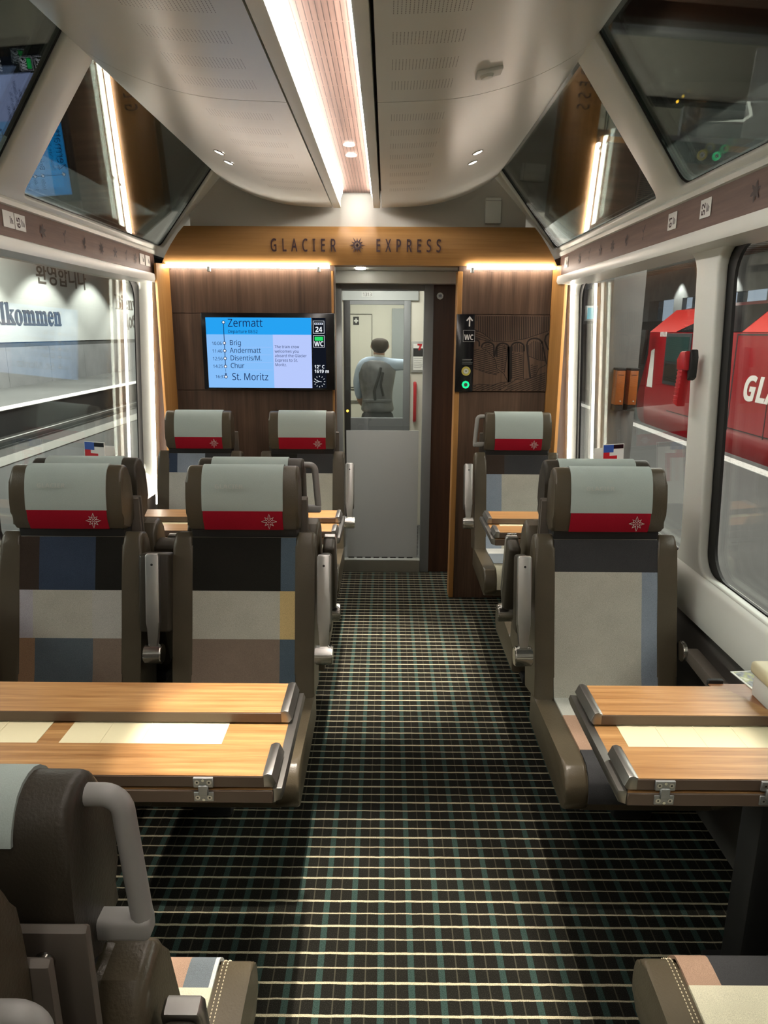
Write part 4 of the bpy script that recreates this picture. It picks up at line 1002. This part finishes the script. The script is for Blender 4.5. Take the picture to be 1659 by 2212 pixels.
WL = tag(g.build('wall_station'), kind='structure')
tag(MB().box(-13.2, -1.9, -4, 60, 5.6, 5.8, nearblack).build('ceiling_station'), kind='structure')
tag(MB().box(-13.2, 12, 58, 58.3, -1, 6, concreteD).build('wall_station_end'), kind='structure')
txt_m = plain('dark brown lettering', (.085, .07, .058), .7)
def wall_text(label, body, y0, y1, z0, z1, bold, dots=()):
    b = MB(); b.text(body, 1.0, Matrix.Identity(4), txt_m, .012, bold=bold); vs = b.bm.verts
    x0, x1 = min(v.co.x for v in vs), max(v.co.x for v in vs); q0, q1 = min(v.co.y for v in vs), max(v.co.y for v in vs)
    b.bm.transform(Matrix(((0, 0, 1, -12.99), (1, 0, 0, y0), (0, 1, 0, z0), (0, 0, 0, 1))) @ Matrix.Diagonal(((y1 - y0) / (x1 - x0), (z1 - z0) / (q1 - q0), 1, 1)) @ Matrix.Translation((-x0, -q0, 0)))
    for y in dots: b.cyl((-12.995, y, z0 + (z1 - z0) * .93), (-12.98, y, z0 + (z1 - z0) * .93), .07, txt_m, 16)
    tag(b.build('wall_lettering', smooth=0), label, 'lettering', 'welcome words on the station wall')
wall_text('Korean welcome word, topmost on the pale station wall outside the left window', '환영합니다', 27.55, 32.05, 3.32, 4.12, .006)
wall_text('Swedish welcome word behind the mirrored screen in the left window', serifb('Valkommen'), 23.3, 29.25, 1.80, 2.55, .010, dots=(24.9, 25.2))
wall_text('start of the French welcome word at the right of the left window', serifb('Bienvenue'), 35.3, 40.6, 2.64, 3.32, .010)
wall_text('start of the Russian welcome word, lowest at the right of the left window', 'Добро', 36.2, 38.9, 1.62, 2.45, .022)

# ------------------------------------------------------------------ platform, train and pillar on the right
g = MB(); g.box(1.42, 5.7, -6, 30, -.6, -.30, asphalt); tag(g.build('ground_right_platform'), kind='structure')
def dotted():
    m, nt, out = newmat('studded white line'); v_ = coord(nt); vo = N(nt, 'ShaderNodeTexVoronoi'); nt.links.new(v_, vo.inputs['Vector']); vo.inputs['Scale'].default_value = 24
    c = mixc(nt, math_n(nt, 'LESS_THAN', vo.outputs['Distance'], .25), (.72, .71, .68), (.30, .30, .29)); principled(nt, out, c, .7); return m
tag(MB().box(5.28, 5.50, -6, 30, -.302, -.292, dotted()).build('trim_tactile_line'), kind='structure')
tag(MB().box(5.7, 12, -6, 58, -1.2, -1.0, concreteD).build('ground_track_bed'), kind='structure')
tr_red = plain('train red lacquer', (.32, .008, .014), .28, var=.06, vscale=1.2, coat=.5); tr_red_lit = plain('train red lit roof slope', (.62, .026, .018), .35, var=.04, coat=.3)  # roof slope: light from above put into a brighter copy of the red
t = thing('red_train', 'red panoramic train at the right platform with white lettering and square windows', 'train', (0, 0, -.30))
bp = [(8.4, -.2), (6.05, -.2), (5.98, .05), (5.95, .4), (5.95, 1.94), (6.5, 2.42), (7.2, 2.55), (8.4, 2.45)]
tb = MB(); tb.prism(bp, 'Y', -8, 16.6, tr_red)
nose = bmesh.new(); ra = [nose.verts.new((x, 16.6, z)) for x, z in bp]; rb = [nose.verts.new((6.6 + (x - 6.6) * .72 + .35, 18.6 - max(0, z - .9) * .75, min(z, 2.2))) for x, z in bp]
for i in range(len(bp)): nose.faces.new((ra[i], ra[(i + 1) % 8], rb[(i + 1) % 8], rb[i]))
nose.faces.new(rb); bmesh.ops.recalc_face_normals(nose, faces=nose.faces[:]); tb._take(nose, tr_red)
tb.build('body', t, smooth=20)
ro = MB(); ro.quad((5.945, -8, 1.955), (5.945, 12.3, 1.955), (6.495, 12.3, 2.43), (6.495, -8, 2.43), tr_red_lit); ro.quad((5.945, 15.1, 1.955), (5.945, 16.6, 1.955), (6.495, 16.6, 2.43), (6.495, 14.0, 2.43), tr_red_lit)
ro.build('lit_roof_slope', t, smooth=0)
MB().quad((5.943, 12.3, 1.96), (5.943, 15.1, 1.96), (6.493, 14.0, 2.435), (6.493, 12.3, 2.435), blackg).build('roof_window', t, smooth=0)
teal = plain('window reflection teal', (.02, .048, .044), .3); win_fr = plain('window dark frame', (.03, .033, .035), .4)  # upper panes: teal reflection painted as the pane colour
for y0, y1 in ((14.28, 15.55), (12.9, 14.1)):
    f_ = MB(); f_.box(5.925, 5.952, y0, y1, .88, 1.93, win_fr, .01, 2); fr = f_.build('side_window', t)
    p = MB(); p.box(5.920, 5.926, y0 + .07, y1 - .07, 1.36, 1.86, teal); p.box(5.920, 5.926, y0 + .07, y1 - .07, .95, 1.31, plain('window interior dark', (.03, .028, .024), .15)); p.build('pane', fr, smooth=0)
Mt = Matrix(((0, 0, -1, 5.945), (-1, 0, 0, 12.02), (0, 1, 0, .86), (0, 0, 0, 1)))
p = MB(); p.text(sansbi('GLACIER EXPRESS'), .56, Mt, white_th, .002, sx=1.12, bold=.012); p.build('white_lettering', t, smooth=0)
p = MB(); p.quad((5.944, 16.15, .75), (5.944, 16.5, .75), (5.944, 16.4, 1.55), (5.944, 16.2, 1.6), white_th)
for k in range(5): p.quad((5.944, 15.95 - .08 * k, 1.86), (5.944, 15.90 - .08 * k, 1.86), (5.944, 15.90 - .08 * k, 1.96), (5.944, 15.95 - .08 * k, 1.96), white_th)
p.build('white_marking', t, smooth=0)
p = MB(); p.box(5.944, 5.951, -8, 12.45, 1.90, 1.925, darkp); p.box(5.944, 5.951, 12.42, 12.45, .3, 1.9, darkp); p.box(5.944, 5.951, -8, 15.2, .33, .345, darkp); p.box(5.944, 5.951, 11.2, 11.22, .3, 1.9, darkp); p.build('body_seam', t, smooth=0)
MB().prism([(16.30, 1.25), (16.45, 1.75), (16.50, 2.0), (16.20, 2.0), (16.18, 1.75), (16.28, 1.5)], 'X', 5.70, 5.78, black, .01, 2).build('wing_mirror', t)
tag(MB().box(2.43, 2.775, 8.0, 8.55, -.30, 3.9, concrete, .01, 2).build('pillar_platform'), kind='structure')
orange = plain('orange lacquer', (.50, .135, .022), .4)
for x, lab in ((2.548, 'left of two orange ticket boxes on the concrete platform pillar'), (2.690, 'right of two orange ticket boxes on the concrete platform pillar')):
    t = thing('ticket_box', lab, 'ticket box', (x, 8.0, .86), 0, 'orange ticket boxes')
    MB().box(-.046, .046, -.14, 0, 0, .37, orange, .006, 2).build('casing', t); MB().box(-.048, .048, -.145, .0, .37, .395, darkp, .004, 1).build('lid', t)
    m_ = MB(); m_.box(-.03, .03, -.143, -.139, .32, .325, darkp); m_.cyl((.012, -.145, .04), (.012, -.138, .04), .008, num_w, 12); m_.build('slot', t)
    MB().box(-.045, .045, -.13, 0, -.07, 0, darkp, .004, 1).build('bracket', t)
t = thing('platform_sign', 'small red Zermatt name sign behind the platform pillar', 'sign', (4.0, 13.0, 1.42))
MB().box(-.20, .24, -.03, .03, 0, .30, red_p, .005, 1).build('board', t); p = MB(); p.text(sans('Zermatt'), .13, front(-.18, -.032, .10), white_th, .001, sx=.75); p.build('sign_text', t, smooth=0); MB().cyl((0, .0, -1.72), (0, 0, 0), .03, steel, 12).build('post', t)
t = thing('departure_monitor', 'pale blue lit monitor hanging over the far right platform', 'monitor', (4.45, 15.0, 1.90))
MB().box(-.42, .42, -.06, .06, -.04, .26, steel, .01, 2).build('casing', t); MB().box(-.40, .40, -.066, -.058, 0, .22, emit('monitor cyan', (.12, .50, .62), .55)).build('screen', t, smooth=0); MB().cyl((0, 0, .26), (0, 0, 1.77), .03, steel, 10).build('hanger', t)
# canopy with timber slats, concrete beam, bright far windows
slat = wood('brown ceiling slats', (.11, .055, .030), (.22, .12, .066), 'X', .5, 20, .5)
g = MB()
for k in range(46): g.box(1.5, 11, 9.6 + k * .40, 9.6 + k * .40 + .28, 3.66, 3.74, slat)
g.box(1.5, 11, 9.6, 30, 3.80, 3.85, black); tag(g.build('ceiling_canopy'), kind='structure')
g = MB(); g.box(9.6, 9.9, -4, 45, 2.75, 3.66, concrete); g.box(9.6, 9.9, -4, 45, -1, 2.05, concreteD)
for k in range(16): g.box(9.55, 9.9, -3 + 3.0 * k, -2.3 + 3.0 * k, 2.05, 2.75, concrete)
WS = tag(g.build('wall_right_station'), kind='structure')
for k in range(7):
    wn += 1
    tag(MB().box(9.7, 9.75, 5.7 + 3.0 * k, 8.0 + 3.0 * k, 2.05, 2.75, emit('daylight window', (.55, .62, .75), .32)).build('window_%d' % wn, smooth=0), kind='structure')
for x, y in ((7.15, 17.5), (7.75, 17.5)):
    tag(MB().cyl((x, y, 3.66), (x, y, 3.42), .09, emit('canopy lamp', (1, .93, .82), 1.4), 18).build('canopy_lamp'), 'white cylinder lamp under the slatted canopy, %s of two' % ('left' if x < 7.5 else 'right'), 'lamp', 'canopy lamps')
g = MB(); g.box(1.6, 12, -6, 9.6, 3.95, 4.1, concreteD); g.box(1.6, 9, 7.6, 8.0, 3.60, 3.95, concreteD); g.box(1.6, 9, 5.6, 6.3, 3.62, 3.95, plain('grey painted beam', (.20, .21, .21), .7)); tag(g.build('ceiling_right_station'), kind='structure')
for y, z, r, lab in ((7.05, 3.62, .03, 'upper'), (6.78, 3.55, .022, 'lower')):
    tag(MB().cyl((1.7, y, z), (5.6, y, z), r, steel, 12).build('ceiling_pipe'), '%s grey pipe under the dark station ceiling seen through the right roof window' % lab, 'pipe', 'pipes under the station ceiling')
tag(MB().tube([(2.55, 6.78, 3.55), (2.55, 6.7, 3.42), (2.62, 6.66, 3.36), (3.0, 6.66, 3.36), (3.08, 6.7, 3.42), (3.08, 6.78, 3.55)], .022, alu, 10).build('pipe_bend'), 'pale U shaped pipe hanging below the ceiling pipes', 'pipe')
tag(MB().box(2.2, 3.5, 7.25, 7.45, 3.72, 3.82, plain('pale duct', (.30, .31, .31), .6), .01, 2).build('cable_duct'), 'pale flat cable duct under the dark station ceiling', 'cable duct')
